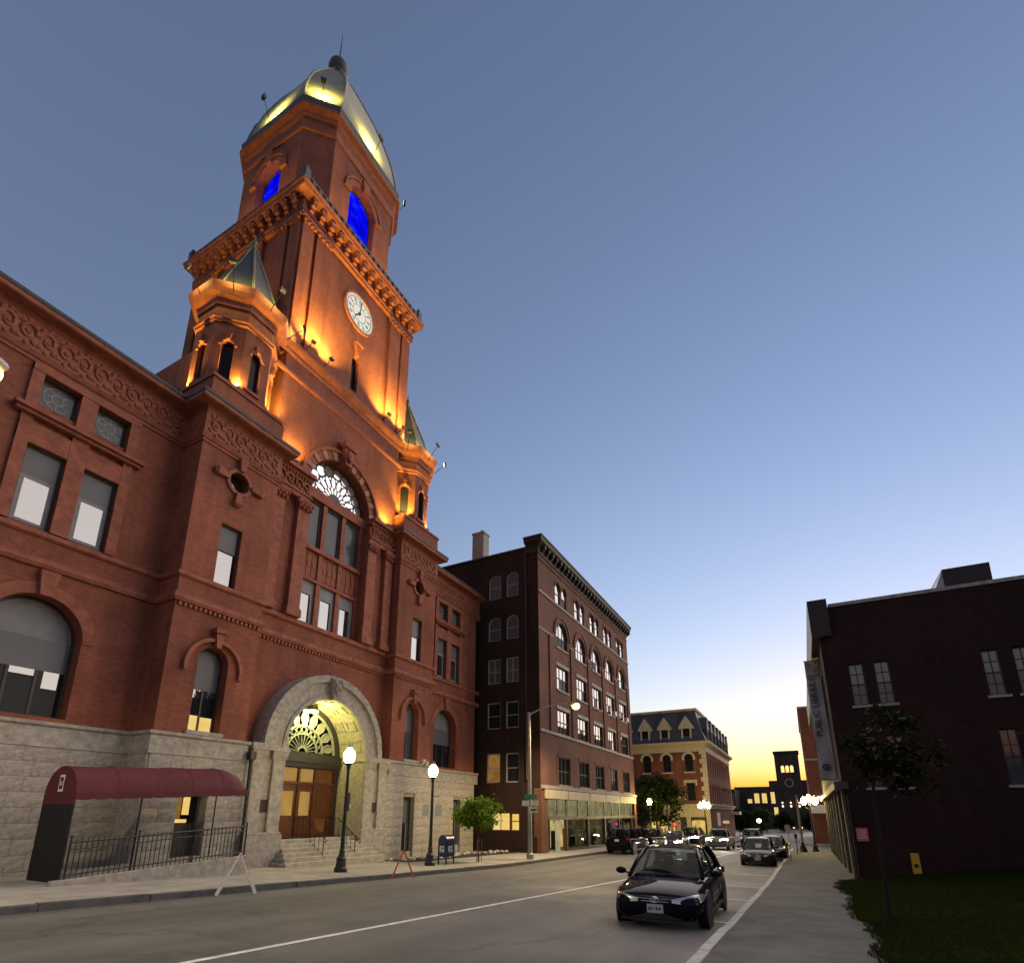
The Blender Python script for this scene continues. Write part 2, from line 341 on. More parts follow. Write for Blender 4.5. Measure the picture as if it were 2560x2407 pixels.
def _sweep(s, path, prof, closed=False):
    """moulding: profile [(out, z)] run along a plan polyline; outward is to the right of travel"""
    P = [Vector((x, y)) for x, y in path]; n = len(P); k = len(prof); o = len(s.v)
    def nrm(a, b): t = (b - a).normalized(); return Vector((t.y, -t.x))
    for i in range(n):
        ns = []
        if closed or i > 0: ns.append(nrm(P[i - 1], P[i]))
        if closed or i < n - 1: ns.append(nrm(P[i], P[(i + 1) % n]))
        m = ns[0] if len(ns) == 1 else (ns[0] + ns[1]) / max(.2, 1 + ns[0].dot(ns[1]))
        s.v += [(P[i].x + m.x * q, P[i].y + m.y * q, z) for q, z in prof]
    for i in range(n if closed else n - 1):
        j = (i + 1) % n
        for a in range(k): b = (a + 1) % k; s.f.append((o + i * k + a, o + i * k + b, o + j * k + b, o + j * k + a))
    if not closed: s.f.append(tuple(o + a for a in range(k))); s.f.append(tuple(o + (n - 1) * k + a for a in range(k))[::-1])
    return s
MB.sweep = _sweep
def _sphere(s, c, rx, ry, rz, n=10, m=6):
    o = len(s.v)
    for i in range(m + 1):
        a = -PI / 2 + PI * i / m
        for k in range(n): b = 2 * PI * k / n; s.v.append((c[0] + rx * cos(a) * cos(b), c[1] + ry * cos(a) * sin(b), c[2] + rz * sin(a)))
    for i in range(m):
        for k in range(n): k2 = (k + 1) % n; s.f.append((o + i * n + k, o + i * n + k2, o + (i + 1) * n + k2, o + (i + 1) * n + k))
    return s
MB.sphere = _sphere
def _grid(s, rows):
    o = len(s.v); n = len(rows[0])
    for r in rows: s.v += [tuple(p) for p in r]
    for i in range(len(rows) - 1):
        for k in range(n - 1): s.f.append((o + i * n + k, o + i * n + k + 1, o + (i + 1) * n + k + 1, o + (i + 1) * n + k))
    return s
MB.grid = _grid
def text(name, body, size, mat, parent, T, u, v, n, rot=0, depth=.004):
    cu = bpy.data.curves.new(name, 'FONT'); cu.body = body; cu.size = size; cu.align_x = 'CENTER'; cu.align_y = 'CENTER'; cu.extrude = depth
    tmp = bpy.data.objects.new(name, cu); COL.objects.link(tmp); dg = bpy.context.evaluated_depsgraph_get(); me0 = bpy.data.meshes.new_from_object(tmp.evaluated_get(dg))
    mb = MB(); c, s_ = cos(rot), sin(rot)
    mb.add([T(u + p.co.x * c - p.co.y * s_, v + p.co.x * s_ + p.co.y * c, n + p.co.z) for p in me0.vertices], [tuple(p.vertices) for p in me0.polygons])
    bpy.data.objects.remove(tmp); bpy.data.meshes.remove(me0); return put(name, mb, mat, parent)
def window(parent, T, outer, rec, panes, frame='frame', fw=.07, sill=None, muntins=(), thick=.08, name='window', hd=None):
    """window part (its frame) with pane, muntin and sill sub-parts. outer: loop; panes: [(loop, material)]"""
    us = [p[0] for p in outer]; vs = [p[1] for p in outer]; cu = (min(us) + max(us)) / 2; cv = (min(vs) + max(vs)) / 2
    hw = (max(us) - min(us)) / 2; hh = (max(vs) - min(vs)) / 2
    inner = [(cu + (u - cu) * (hw - fw) / hw, cv + (v - cv) * (hh - fw) / hh) for u, v in outer]
    TT = lambda u, v, n: T(u, v, n - rec)
    f = put(name, MB().wall(TT, outer, [inner], thick, True), frame, parent)
    for lp, mt in panes: put('pane', MB().slab(TT, lp, -thick * .8, -thick * .5), mt, f)
    for (u0, u1, v0, v1) in muntins: put('muntin', MB().slab(TT, rect(u0, u1, v0, v1), -thick * .55, -thick * .1), frame, f)
    if sill: u0, u1, v0, v1, pr, mt = sill; put('sill', MB().slab(T, rect(u0, u1, v0, v1), -rec * .9, pr), mt, f)
    if hd: u0, u1, v0, v1, pr, mt = hd; put('lintel', MB().slab(T, rect(u0, u1, v0, v1), -.02, pr), mt, f)
    return f
M['shoptransom'] = emit('shop_transom_glow', (.30, .27, .13), .42, c2=(.62, .55, .28), scale=1.6)
M['shopglass'] = clearglass('shop_glass')
M['shopdoor'] = emit('shop_door_glow', (.42, .42, .30), .5, c2=(.9, .75, .35), scale=1.2)
M['shopwall'] = emit('shop_wall_glow', (.16, .13, .05), .75, c2=(.95, .72, .28), scale=.9, stretch=(1.4, 1, .7))
M['shopbright'] = emit('bright_shop_glow', (.75, .42, .08), .8, c2=(1, .78, .25), scale=1.5)
M['schooldark'] = brickmat('dusky_brick', (.075, .055, .05), (.055, .042, .04), (.06, .05, .045))
M['pierdark'] = plain('dingy_stone_pier', (.11, .10, .085), .85, var=.3)
M['darktrim'] = plain('dark_painted_cornice', (.028, .02, .018), .6, var=.3)
M['awninglit'] = plain('white_awning', (.75, .70, .55), .7, var=.1)
M['glasslib'] = reflglass('library_glass', .06, (.06, .08, .105), rough=.05); M['glasslib2'] = reflglass('library_blind', .02, (.085, .083, .08), rough=.1)
M['bannerphoto'] = plain('banner_photo', (.16, .15, .15), .8, var=.8, scale=5, c2=(.4, .36, .34))
M['globefinial'] = plain('lamp_finial', (.5, .45, .3), .5)
M['endshadow'] = plain('black_end_shadow', (.012, .012, .013), .9)  # painted shadow for the open end below the awning
M['floodlens2'] = emit('flood_lens_yellow', (1, .72, .2), 10)
M['taillamp'] = plain('tail_lamp_plastic', (.18, .01, .01), .25)
# ------------------------------------------------------------------ the ground: the street falls away from the camera
def gz(x, y):
    a = -1.70 - .038 * min(x, 24)
    if x > 24: a -= .018 * (min(x, 80) - 24)
    return a + .01 * (min(max(y, -2), 19) - 2)
XS = [-80, -40, -20, -10] + [float(i) for i in range(-6, 82, 2)] + [90, 110, 140, 200, 300, 450, 700]
def sheet(name, xs, ys, off, mat, kind='structure', parent=None):
    mb = MB(); mb.grid([[(x, y, gz(x, y) + off) for y in ys] for x in xs]); o = put(name, mb, mat, parent)
    if not parent: o['kind'] = kind
    return o
def raised(name, x0, x1, yf, off, mat, thick=.3, parent=None, step=2.0):
    """slab that follows the slope; yf(x) -> (y0, y1)"""
    n = max(1, int((x1 - x0) / step)); mb = MB(); loops = []
    for i in range(n + 1):
        x = x0 + (x1 - x0) * i / n; y0, y1 = yf(x)
        loops.append([(x, y0, gz(x, y0) + off), (x, y1, gz(x, y1) + off), (x, y1, gz(x, y1) + off - thick), (x, y0, gz(x, y0) + off - thick)])
    mb.ring(loops); o = put(name, mb, mat, parent)
    if not parent: o['kind'] = 'structure'
    return o
road = sheet('road', XS, [-400, -150, -40, -2, 1, 4, 7, 10, 13, 16, 19, 40, 150, 500], 0, 'asphalt')
KL, KR = 13.15, 1.62                     # kerb lines on the City Hall side and on our side
raised('sidewalk', -30, 58, lambda x: (KL + .16, 24), .14, 'concrete')
raised('pavement', -30, 57, lambda x: (-24, KR - .16), .136, 'tar')
raised('far_sidewalk', 70, 112, lambda x: (8.3, 40), .14, 'concrete')
raised('far_pavement', 73, 130, lambda x: (-40, 1.0), .14, 'concrete')
def kerb(name, x0, x1, y0, y1, mat, off=.15):
    k = thing(name, (x0, y0, gz(x0, y0)), None, None); k['kind'] = 'structure'; x = x0
    while x < x1:
        L = random.uniform(1.7, 2.6); e = random.uniform(-.008, .01); xe = min(x1, x + L)
        mb = MB(); mb.ring([[(q, y0 + e, gz(q, y0) + off + e), (q, y1 + e, gz(q, y1) + off + e), (q, y1 + e, gz(q, y1) - .2), (q, y0 + e, gz(q, y0) - .2)] for q in (x + .006, xe - .006)])
        put('kerbstone', mb, mat, k, bevel=.015); x = xe
kerb('kerb', -6, 58, KL, KL + .16, 'kerbdark'); kerb('granite_kerb', -2, 56.9, KR - .16, KR, 'kerbgrey', .146)
kerb('far_kerb', 70, 96, 8.14, 8.3, 'kerbdark')
# painted lines lie 4 mm above the asphalt
def line(name, p, q, wd):
    p, q = Vector(p), Vector(q); t = (q - p).normalized(); s = Vector((-t.y, t.x)) * wd / 2; n = max(1, int((q - p).length / 2)); rows = []
    for i in range(n + 1): c = p.lerp(q, i / n); rows.append([(c.x - s.x, c.y - s.y, gz(c.x, c.y) + .005), (c.x + s.x, c.y + s.y, gz(c.x, c.y) + .005)])
    o = put(name, MB().grid(rows), 'paint'); o['kind'] = 'structure'; return o
line('centre_line', (1, 7.36), (57, 5.2), .13)
for x in (12.95, 17.7, 22.4, 28.2): line('parking_mark', (x, 1.68), (x + .1, 3.3), .085)
line('stop_line', (55.2, 6), (55.2, 12.6), .35); line('crosswalk_line', (57.2, 1.4), (57.2, 13), .3); line('crosswalk_line', (59.6, 1.4), (59.6, 13), .3)
# lawn beside the library, a ragged edge along the path
def ledge(x): return -.66 + .10 * sin(x * .9) + .05 * sin(x * 3.1 + 1) + .03 * sin(x * 7.7) - .12 * max(0, (10 - x) * .2)
def lz(x, y): return gz(x, y) + .145 + .17 * max(0, ledge(x) - y) / (1 + .05 * max(0, -y))
mb = MB(); rows = []
for i in range(0, 57):
    x = -2 + i * .5
    if x > 26.3: x = 26.3
    rows.append([(x, ledge(x) - t, lz(x, ledge(x) - t) - (.03 if t == 0 else 0)) for t in (0, .08, .5, 1.2, 2.5, 5, 9, 16, 24)])
lawn = put('lawn', mb.grid(rows), 'turf'); lawn['kind'] = 'structure'
mb = MB(); rg = random.Random(3)
for i in range(70000):
    x = rg.uniform(3, 26.2) if i % 3 else rg.uniform(5, 14); t = rg.random() ** 1.6 * 12 - .03; y = ledge(x) - t; z = lz(x, y) - .01; a = rg.uniform(0, 2 * PI); h = rg.uniform(.025, .075); wd = rg.uniform(.005, .010); ln_ = rg.uniform(.01, .05)
    ca, sa = cos(a), sin(a)
    mb.v += [(x - ca * wd, y - sa * wd, z), (x + ca * wd, y + sa * wd, z), (x - sa * ln_, y + ca * ln_, z + h)]; k = len(mb.v); mb.f.append((k - 3, k - 2, k - 1))
me = bpy.data.meshes.new('grass'); me.from_pydata(mb.v, [], mb.f); me.materials.append(M['grass']); g = bpy.data.objects.new('grass', me); COL.objects.link(g)
tag(g, 'dark mown grass beside the library wall and the path', 'grass', kind='stuff')
# ------------------------------------------------------------------ City Hall
CX = 18.2; YP, YM, YW = 19.0, 19.65, 20.2       # planes of the pavilions, the middle bay and the wings
CH = thing('city_hall', (CX, 19, -2.1), 'red brick city hall with tall clock tower, twin pointed turrets and granite base', 'building')
mir = lambda x: 2 * CX - x
def flip(lp): return [(mir(u), v) for u, v in lp][::-1]
SIDES = (0, 1)                                  # 0 near the awning, 1 near the commercial block
def S(lp, s): return lp if s == 0 else flip(lp)
def Sr(u0, u1, v0, v1, s): return rect(u0, u1, v0, v1) if s == 0 else rect(mir(u1), mir(u0), v0, v1)
Z0 = -2.9
# plain masses behind the facades
put('rear_wall', MB().box(3.7, 32.7, 20.75, 44, Z0, 15.5), 'brick', CH)
put('tower_base_wall', MB().box(12.1, 24.3, 20.9, 29.5, 15, 22.1), 'brick', CH)
put('main_roof', MB().ring([[(3.3, 19.9, 15.72), (33.1, 19.9, 15.72), (33.1, 44, 15.72), (3.3, 44, 15.72)], [(8, 30, 17.2), (28, 30, 17.2), (28, 34, 17.2), (8, 34, 17.2)]]), 'slate', CH)
# ---- facade walls with their openings
big = arch(7.2, 2.82, 5.3, 2.5)
for s in SIDES:
    holes = [S(big, s)] + [Sr(a, b, 8.58, 11.2, s) for a, b in ((5.87, 6.93), (7.43, 8.49))] + [Sr(a, b, 12.66, 13.72, s) for a, b in ((5.87, 6.93), (7.43, 8.49))]
    put('wing_wall', MB().wall(FY(YW), Sr(3.6, 10.45, 2.68, 15.5, s), holes, .55), 'brick', CH)
    oc = [(12.15 + .43 * cos(2 * PI * k / 18), 13.05 + .43 * sin(2 * PI * k / 18)) for k in range(18)]
    holes = [S(arch(12.2, 2.82, 5.42, 1.2), s), Sr(11.7, 12.6, 8.52, 11.05, s), S(oc, s)]
    put('pavilion_wall', MB().wall(FY(YP), Sr(10.45, 13.95, 2.68, 15.5, s), holes, 1.3), 'brick', CH)
put('middle_wall', MB().wall(FY(YM), rect(13.97, 22.43, -2.6, 21.6), [arch(CX, 8.6, 15.75, 4.2, n=24), arch(CX, -1.05, 2.68, 5.1, n=24)], .9), 'brick', CH)
# ---- mouldings that run right round the front
EAVE = [(3.2, YW), (10.45, YW), (10.45, YP), (13.95, YP), (13.95, YM)]
def both(path): return [path, [(mir(x), y) for x, y in path[::-1]]]
for p in both(EAVE):
    put('eaves_cornice', MB().sweep(p, [(-.2, 15.42), (.06, 15.42), (.12, 15.5), (.46, 15.56), (.50, 15.60), (.50, 15.74), (-.2, 15.80)]), 'terra', CH)
    put('gutter', MB().sweep(p, [(.02, 15.805), (.44, 15.745), (.53, 15.75), (.55, 15.86), (.5, 15.88), (.02, 15.93)]), 'slate', CH)
    put('frieze_band', MB().sweep(p, [(-.1, 14.28), (.045, 14.28), (.045, 15.42), (-.1, 15.42)]), 'terra', CH)
    put('architrave', MB().sweep(p, [(-.1, 13.98), (.05, 13.98), (.05, 14.08), (.10, 14.12), (.16, 14.26), (-.1, 14.275)]), 'terra', CH)
    put('belt_course', MB().sweep(p, [(-.1, 7.36), (.08, 7.36), (.13, 7.48), (.10, 7.56), (.10, 7.66), (-.1, 7.68)]), 'terra', CH)
    put('sill_course', MB().sweep(p, [(-.1, 8.3), (.04, 8.3), (.10, 8.36), (.10, 8.50), (-.1, 8.53)]), 'terra', CH)
    put('stone_band', MB().sweep([(x, y) for x, y in p], [(-.3, 1.93), (.09, 1.93), (.09, 2.52), (.16, 2.58), (.16, 2.68), (-.3, 2.74)]), 'granite', CH)
put('belt_course', MB().sweep([(14, YM), (22.4, YM)], [(-.1, 7.36), (.08, 7.36), (.13, 7.48), (.10, 7.56), (.10, 7.66), (-.1, 7.68)]), 'terra', CH)
put('sill_course', MB().sweep([(14, YM), (22.4, YM)], [(-.1, 8.3), (.04, 8.3), (.12, 8.36), (.12, 8.54), (-.1, 8.58)]), 'terra', CH)
# row of small bead blocks under the belt course
bd = MB().box(-.05, .05, -.03, .03, -.06, .06).mesh('bead_block'); bd.materials.append(M['terra'])
for s in SIDES:
    for i in range(18): inst('bead_block', bd, CH, (10.6 + .19 * i if s == 0 else mir(10.6 + .19 * i), YP - .05, 7.27))
for i in range(44): inst('bead_block', bd, CH, (14.05 + .19 * i, YM - .05, 7.27))
# ---- carved scrolls of the frieze
orn = MB()
for sg in (-1, 1):
    pth = []
    for k in range(17): a = k / 16 * 2.2 * PI; r = .27 * (1 - k / 21); pth.append((sg * (.28 - r * cos(a)), -.05, .0 + r * sin(a) * 1.35))
    orn.tube(pth, [.085 - .003 * k for k in range(17)], 5)
    for x, z, r in ((.28, .0, .10), (.06, -.30, .13), (.47, .32, .13), (.10, .33, .12), (.50, -.30, .12), (.30, .42, .09), (.28, -.43, .09), (.03, .02, .08)): orn.sphere((sg * x, -.03, z), r, .075, r * .85, 6, 4)
ornm = orn.mesh('frieze_scroll', smooth=True); ornm.materials.append(M['terra'])
def scrolls(x0, x1, y, z, sc=1):
    n = round((x1 - x0) / (1.06 * sc)); st = (x1 - x0) / n
    for i in range(n): inst('frieze_scroll', ornm, CH, (x0 + st * (i + .5), y - .03, z), (0, 0, 0), (st / 1.1, .62, sc))
for s in SIDES:
    scrolls(*sorted((3.9, 10.2) if s == 0 else (mir(3.9), mir(10.2))), YW, 14.85)
    scrolls(*sorted((10.6, 13.85) if s == 0 else (mir(10.6), mir(13.85))), YP, 14.85)
# ---- the middle bay: pilasters, entablature, great arched window
capm = MB(); capm.ring([[(-.32, -.02, 0), (.32, -.02, 0), (.32, .2, 0), (-.32, .2, 0)], [(-.34, -.05, .2), (.34, -.05, .2), (.34, .2, .2), (-.34, .2, .2)], [(-.46, -.16, .42), (.46, -.16, .42), (.46, .2, .42), (-.46, .2, .42)], [(-.46, -.16, .52), (.46, -.16, .52), (.46, .2, .52), (-.46, .2, .52)]])
for x, z, r in ((-.34, .12, .1), (-.12, .10, .1), (.12, .1, .1), (.34, .12, .1), (-.24, .26, .1), (0, .27, .1), (.24, .26, .1), (-.42, .36, .11), (.42, .36, .11)): capm.sphere((x, -.08, z), r, .09, r * .9, 6, 4)
capme = capm.mesh('capital', smooth=False); capme.materials.append(M['terra'])
def pilaster(xc, y, z0, z1, wd=.68, pr=.22, cap=True, name='pilaster', csx=1):
    mb = MB().box(xc - wd / 2, xc + wd / 2, y - pr, y, z0 + .45, z1)
    mb.box(xc - wd / 2 - .07, xc + wd / 2 + .07, y - pr - .07, y + .01, z0, z0 + .36); mb.box(xc - wd / 2 - .035, xc + wd / 2 + .035, y - pr - .035, y + .005, z0 + .36, z0 + .45)
    o = put(name, mb, 'terra', CH, bevel=.015)
    if cap: inst('capital', capme, CH, (xc, y - pr - .0, z1), (0, 0, 0), (wd / .68 * csx, 1, 1))
for xc in (14.42, 15.82, mir(15.82), mir(14.42)): pilaster(xc, YM, 8.58, 13.86, .62 if abs(xc - CX) > 3 else .66)
for s in SIDES:
    x0, x1 = (13.97, 16.1) if s == 0 else (mir(16.1), mir(13.97))
    mb = MB().box(x0, x1, YM - .24, YM, 14.39, 14.62); mb.box(x0, x1 + (.06 if s == 0 else 0), YM - .30, YM, 14.62, 14.72); mb.box(x0, x1, YM - .2, YM, 14.72, 15.36); mb.box(x0, x1, YM - .34, YM, 15.47, 15.60); mb.box(x0, x1, YM - .52, YM, 15.60, 15.80)
    put('entablature', mb, 'terra', CH)
    scrolls(x0 + .1, x1 - .05, YM - .2, 15.04, .8)
    dm = MB().box(-.045, .045, -.05, .05, -.055, .055).mesh('dentil'); dm.materials.append(M['terra'])
    for i in range(12): inst('dentil', dm, CH, (x0 + .09 + i * .178, YM - .27, 15.415))
TM = FY(YM)
ring = MB().arcband(TM, (CX, 15.8), 2.56, 2.70, 0, PI, 0, .16, 28); put('arch_hood', ring, 'terra', CH)
for k in range(21):                                      # alternating brick and terracotta voussoirs
    if k == 10: continue
    a0 = PI * k / 21 + .012; a1 = PI * (k + 1) / 21 - .012
    put('voussoir', MB().arcband(TM, (CX, 15.8), 2.1, 2.56, a0, a1, -.3, .03 if k % 2 else .06, 2), 'terralight' if k % 2 == 0 else 'terra', CH)
mb = MB().slab(TM, [(CX - .22, 17.75), (CX + .22, 17.75), (CX + .36, 18.75), (CX - .36, 18.75)], -.1, .34); mb.slab(TM, rect(CX - .48, CX + .48, 18.75, 19.0), -.02, .46); mb.sphere((CX, YM - .36, 18.3), .24, .14, .34, 8, 6); mb.sphere((CX, YM - .42, 18.05), .14, .1, .14, 8, 5)
put('keystone', mb, 'terra', CH)
# window group, set back in the opening
TW = FY(YM + .42); gw = []
mull = MB()
for u in (16.1, 17.42, 18.72, 20.04): mull.slab(TW, rect(u, u + .26, 8.6, 15.3), -.05, .12)
mull.slab(TW, rect(16.1, 20.3, 15.22, 15.75), -.05, .2); mull.slab(TW, rect(16.1, 20.3, 12.42, 12.62), -.05, .24); mull.slab(TW, rect(16.1, 20.3, 10.86, 11.0), -.05, .16)
GW = put('great_window', mull, 'terra', CH)
for i in range(3):
    u0 = 16.36 + 1.305 * i; u1 = u0 + 1.06
    fr = MB().wall(TW, rect(u0, u1, 12.62, 15.22), [rect(u0 + .1, u1 - .1, 12.74, 15.1)], .1, True); put('upper_sash', fr, 'frame', GW)
    put('pane', MB().slab(TW, rect(u0 + .1, u1 - .1, 12.74, 15.1), -.09, -.06), 'glassdull', GW)
    put('spandrel_panel', MB().slab(TW, rect(u0, u1, 11.0, 12.42), -.05, .02), 'terralight', GW)
    pm = MB()
    for j in range(3): pm.slab(TW, rect(u0 + .06 + .33 * j, u0 + .34 + .33 * j, 11.1, 12.32), .02, .05)
    for j in range(3): pm.slab(TW, rect(u0 + .1 + .33 * j, u0 + .3 + .33 * j, 11.55, 11.85), .05, .075)
    put('panel_tile', pm, 'terra', GW)
    fr = MB().wall(TW, rect(u0 - .02, u1 + .02, 8.6, 10.86), [rect(u0 + .2, u1 - .2, 8.68, 10.2)], .1, True); put('lower_sash', fr, 'framegrey', GW)
    put('pane', MB().slab(TW, rect(u0 + .2, u1 - .2, 8.68, 10.2), -.09, -.06), 'glass', GW)
put('pane', MB().slab(TW, [(16.12, 15.75), (20.28, 15.75)] + [(CX + 2.08 * cos(PI * k / 20), 15.78 + 2.05 * sin(PI * k / 20)) for k in range(1, 20)], -.1, -.06), 'frame', GW)
tr = MB()                                                # lead tracery of the lunette: rings of oval lights
def oval(mb, c, a, b, th, n=12): mb.slab(TW, [(c[0] + a * cos(q) * cos(th) - b * sin(q) * sin(th), c[1] + a * cos(q) * sin(th) + b * sin(q) * cos(th)) for q in [2 * PI * k / n for k in range(n)]], -.06, -.045)
for k in range(9):
    t = PI * (k + .5) / 9; oval(tr, (CX + 1.68 * cos(t), 15.8 + 1.68 * sin(t)), .26, .27, t)
for k in range(8):
    t = PI * (k + 1) / 9; oval(tr, (CX + 1.08 * cos(t), 15.8 + 1.08 * sin(t)), .30, .125, t); oval(tr, (CX + 1.98 * cos(t), 15.8 + 1.98 * sin(t)), .05, .06, t, 6)
for k in range(9): t = PI * (k + .5) / 9; oval(tr, (CX + .62 * cos(t), 15.82 + .62 * sin(t)), .2, .07, t, 8); oval(tr, (CX + 1.28 * cos(t), 15.8 + 1.28 * sin(t)), .06, .08, t, 6)
put('lunette_light', tr, reflglass('lunette_glass', .55, (.55, .53, .5), rough=.1), GW)
# ---- wing windows
def lp_rect(u0, u1, v0, v1, s): return Sr(u0, u1, v0, v1, s)
for s in SIDES:
    T = FY(YW)
    for a, b in ((5.87, 6.93), (7.43, 8.49)):
        window(CH, T, Sr(a, b, 8.58, 11.2, s), .09, [(Sr(a + .07, b - .07, 10.2, 11.13, s), 'blind'), (Sr(a + .2, b - .2, 8.75, 10.1, s), 'glass'), (Sr(a + .07, b - .07, 8.65, 10.22, s), 'framegrey')][:2], 'frame')
        put('sash', MB().wall(lambda u, v, n: T(u, v, n - .125), Sr(a + .06, b - .06, 8.64, 10.22, s), [Sr(a + .2, b - .2, 8.75, 10.1, s)], .03, True), 'framegrey', CH)
        wn = window(CH, T, Sr(a, b, 12.66, 13.72, s), .16, [(Sr(a + .06, b - .06, 12.72, 13.66, s), 'glassdull')], 'frame')
        lead = MB(); c = ((a + b) / 2 if s == 0 else mir((a + b) / 2)); TL = lambda u, v, n: T(u, v, n - .195)
        lead.arcband(TL, (c, 13.19), .16, .19, 0, 2 * PI, 0, .012, 10); lead.arcband(TL, (c, 13.19), .38, .405, 0, 2 * PI, 0, .012, 14)
        for k in range(8): t = 2 * PI * k / 8; lead.slab(TL, [(c + .17 * cos(t) - .012 * sin(t), 13.19 + .17 * sin(t) + .012 * cos(t)), (c + .17 * cos(t) + .012 * sin(t), 13.19 + .17 * sin(t) - .012 * cos(t)), (c + .4 * cos(t) + .012 * sin(t), 13.19 + .4 * sin(t) - .012 * cos(t)), (c + .4 * cos(t) - .012 * sin(t), 13.19 + .4 * sin(t) + .012 * cos(t))], 0, .012)
        put('leading', lead, 'framewhite', wn)
    # surround of the paired windows
    mb = MB()
    for u0, u1 in ((5.55, 5.87), (6.93, 7.43), (8.49, 8.81)):
        mb.slab(T, Sr(u0, u1, 8.55, 13.95, s), -.02, .10)
    mb.slab(T, Sr(5.55, 8.81, 11.2, 11.9, s), -.02, .09); mb.slab(T, Sr(5.55, 8.81, 13.72, 13.95, s), -.02, .12)
    put('window_surround', mb, 'terra', CH)
    put('window_ledge', MB().slab(T, Sr(5.35, 9.0, 12.08, 12.2, s), -.02, .24).slab(T, Sr(5.28, 9.07, 12.2, 12.32, s), -.02, .34), 'terra', CH)
    # great arched ground-floor window
    A = S(arch(7.2, 2.82, 5.3, 2.5, n=18), s); sh = lambda u: u if s == 0 else mir(u)
    lo, hi = min(sh(5.95), sh(8.45)), max(sh(5.95), sh(8.45)); c = (lo + hi) / 2
    wn = window(CH, T, A, .45, [([(lo + .08, 5.3), (hi - .08, 5.3)] + [(c + 1.17 * cos(PI * k / 14), 5.3 + 1.17 * sin(PI * k / 14)) for k in range(1, 14)], 'framegrey'),
        (rect(lo + .08, hi - .08, 4.3, 5.3), 'blind'), (rect(lo + .1, c - .32, 2.92, 4.3), 'glassdim'), (rect(c - .26, c + .40, 2.92, 4.06), 'glassdim'), (rect(c - .26, c + .40, 4.1, 4.3), 'glass'), (rect(c + .46, hi - .1, 2.92, 3.74), 'glassdim'), (rect(c + .62, hi - .22, 3.76, 4.3), 'glass'), (rect(c + .46, c + .61, 3.75, 4.3), 'glassdim'), (rect(hi - .21, hi - .1, 3.75, 4.3), 'glassdim')], 'frame', .09, muntins=[(c - .33, c - .25, 2.9, 4.3), (c + .39, c + .47, 2.9, 4.3)])  # small brighter glass pieces placed as reflections near the pane tops
    put('arch_ring', MB().arcband(T, (c, 5.3), 1.25, 1.62, 0, PI, -.02, .03, 20), 'terra', CH)
    put('keystone', MB().slab(T, [(c - .16, 6.5), (c + .16, 6.5), (c + .26, 7.3), (c - .26, 7.3)], -.02, .16), 'terra', CH)
    # pavilion: arched window, rectangular window, oculus with four keys
    T = FY(YP); c = sh(12.2)
    A = arch(c, 2.82, 5.42, 1.2); lit1, lit2 = ('lit', 'lit') if s == 0 else ('glassdim', 'glassdim')
    lo_ = [(rect(c - .52, c - .05, 2.92, 3.45), lit1), (rect(c + .03, c + .5, 2.92, 3.42), lit2), (rect(c - .52, c - .05, 3.45, 4.1), 'glassdim'), (rect(c + .03, c + .5, 3.42, 4.15), 'glassdim'), (rect(c - .52, c - .05, 4.1, 4.4), 'glass'), (rect(c + .03, c + .5, 4.15, 4.4), 'glass')] if s == 0 else [(rect(c - .52, c - .35, 2.92, 3.3), 'lit'), (rect(c - .35, c - .04, 2.92, 4.4), 'glassdull'), (rect(c + .04, c + .52, 2.92, 4.4), 'glassdull')]
    wn = window(CH, T, A, .38, [([(c - .53, 4.4), (c + .53, 4.4), (c + .53, 5.42)] + [(c + .53 * cos(PI * k / 10), 5.42 + .53 * sin(PI * k / 10)) for k in range(1, 10)] + [(c - .53, 5.42)], 'blind')] + lo_, 'frame', muntins=[(c - .045, c + .03, 2.9, 4.4)], sill=(c - .7, c + .7, 2.70, 2.84, .12, 'granite'))
    put('hood_mould', MB().arcband(T, (c, 5.18), 1.02, 1.16, R(-12), R(192), 0, .13, 22), 'terra', CH)
    put('keystone', MB().slab(T, [(c - .08, 5.98), (c + .08, 5.98), (c + .16, 6.55), (c - .16, 6.55)], -.02, .2).slab(T, rect(c - .22, c + .22, 6.55, 6.75), -.02, .26), 'terra', CH)
    a, b = Sr(11.7, 12.6, 0, 1, s)[0][0], Sr(11.7, 12.6, 0, 1, s)[1][0]
    window(CH, T, rect(a, b, 8.52, 11.05), .14, [(rect(a + .06, b - .06, 9.98, 11.0), 'blind'), (rect(a + .12, b - .16, 8.62, 9.92), 'glass')], 'frame', .06)
    c = sh(12.15); ov = [(c + .43 * cos(2 * PI * k / 18), 13.05 + .43 * sin(2 * PI * k / 18)) for k in range(18)]
    window(CH, T, ov, .34, [([(c + .37 * cos(2 * PI * k / 18), 13.05 + .37 * sin(2 * PI * k / 18)) for k in range(18)], 'glass')], 'frame', .06, name='oculus')
    put('oculus_ring', MB().arcband(T, (c, 13.05), .43, .58, 0, 2 * PI, -.02, .07, 24), 'terra', CH)
    km = MB().ring([[(-.09, -.02, .5), (.09, -.02, .5), (.09, -.16, .5), (-.09, -.16, .5)], [(-.17, -.02, 1.0), (.17, -.02, 1.0), (.17, -.22, 1.0), (-.17, -.22, 1.0)], [(-.12, -.02, 1.1), (.12, -.02, 1.1), (.1, -.14, 1.1), (-.1, -.14, 1.1)]])
    kme = km.mesh('oculus_key'); kme.materials.append(M['terra'])
    for k in range(4): inst('oculus_key', kme, CH, (c, YP, 13.05), (0, k * PI / 2, 0))
    # ---- pedestal and turret on the pavilion
    x0, x1 = (10.45, 13.88) if s == 0 else (mir(13.88), mir(10.45))
    put('turret_pedestal', MB().box(x0, x1, YP, 23, 15.8, 17.02), 'brick', CH)
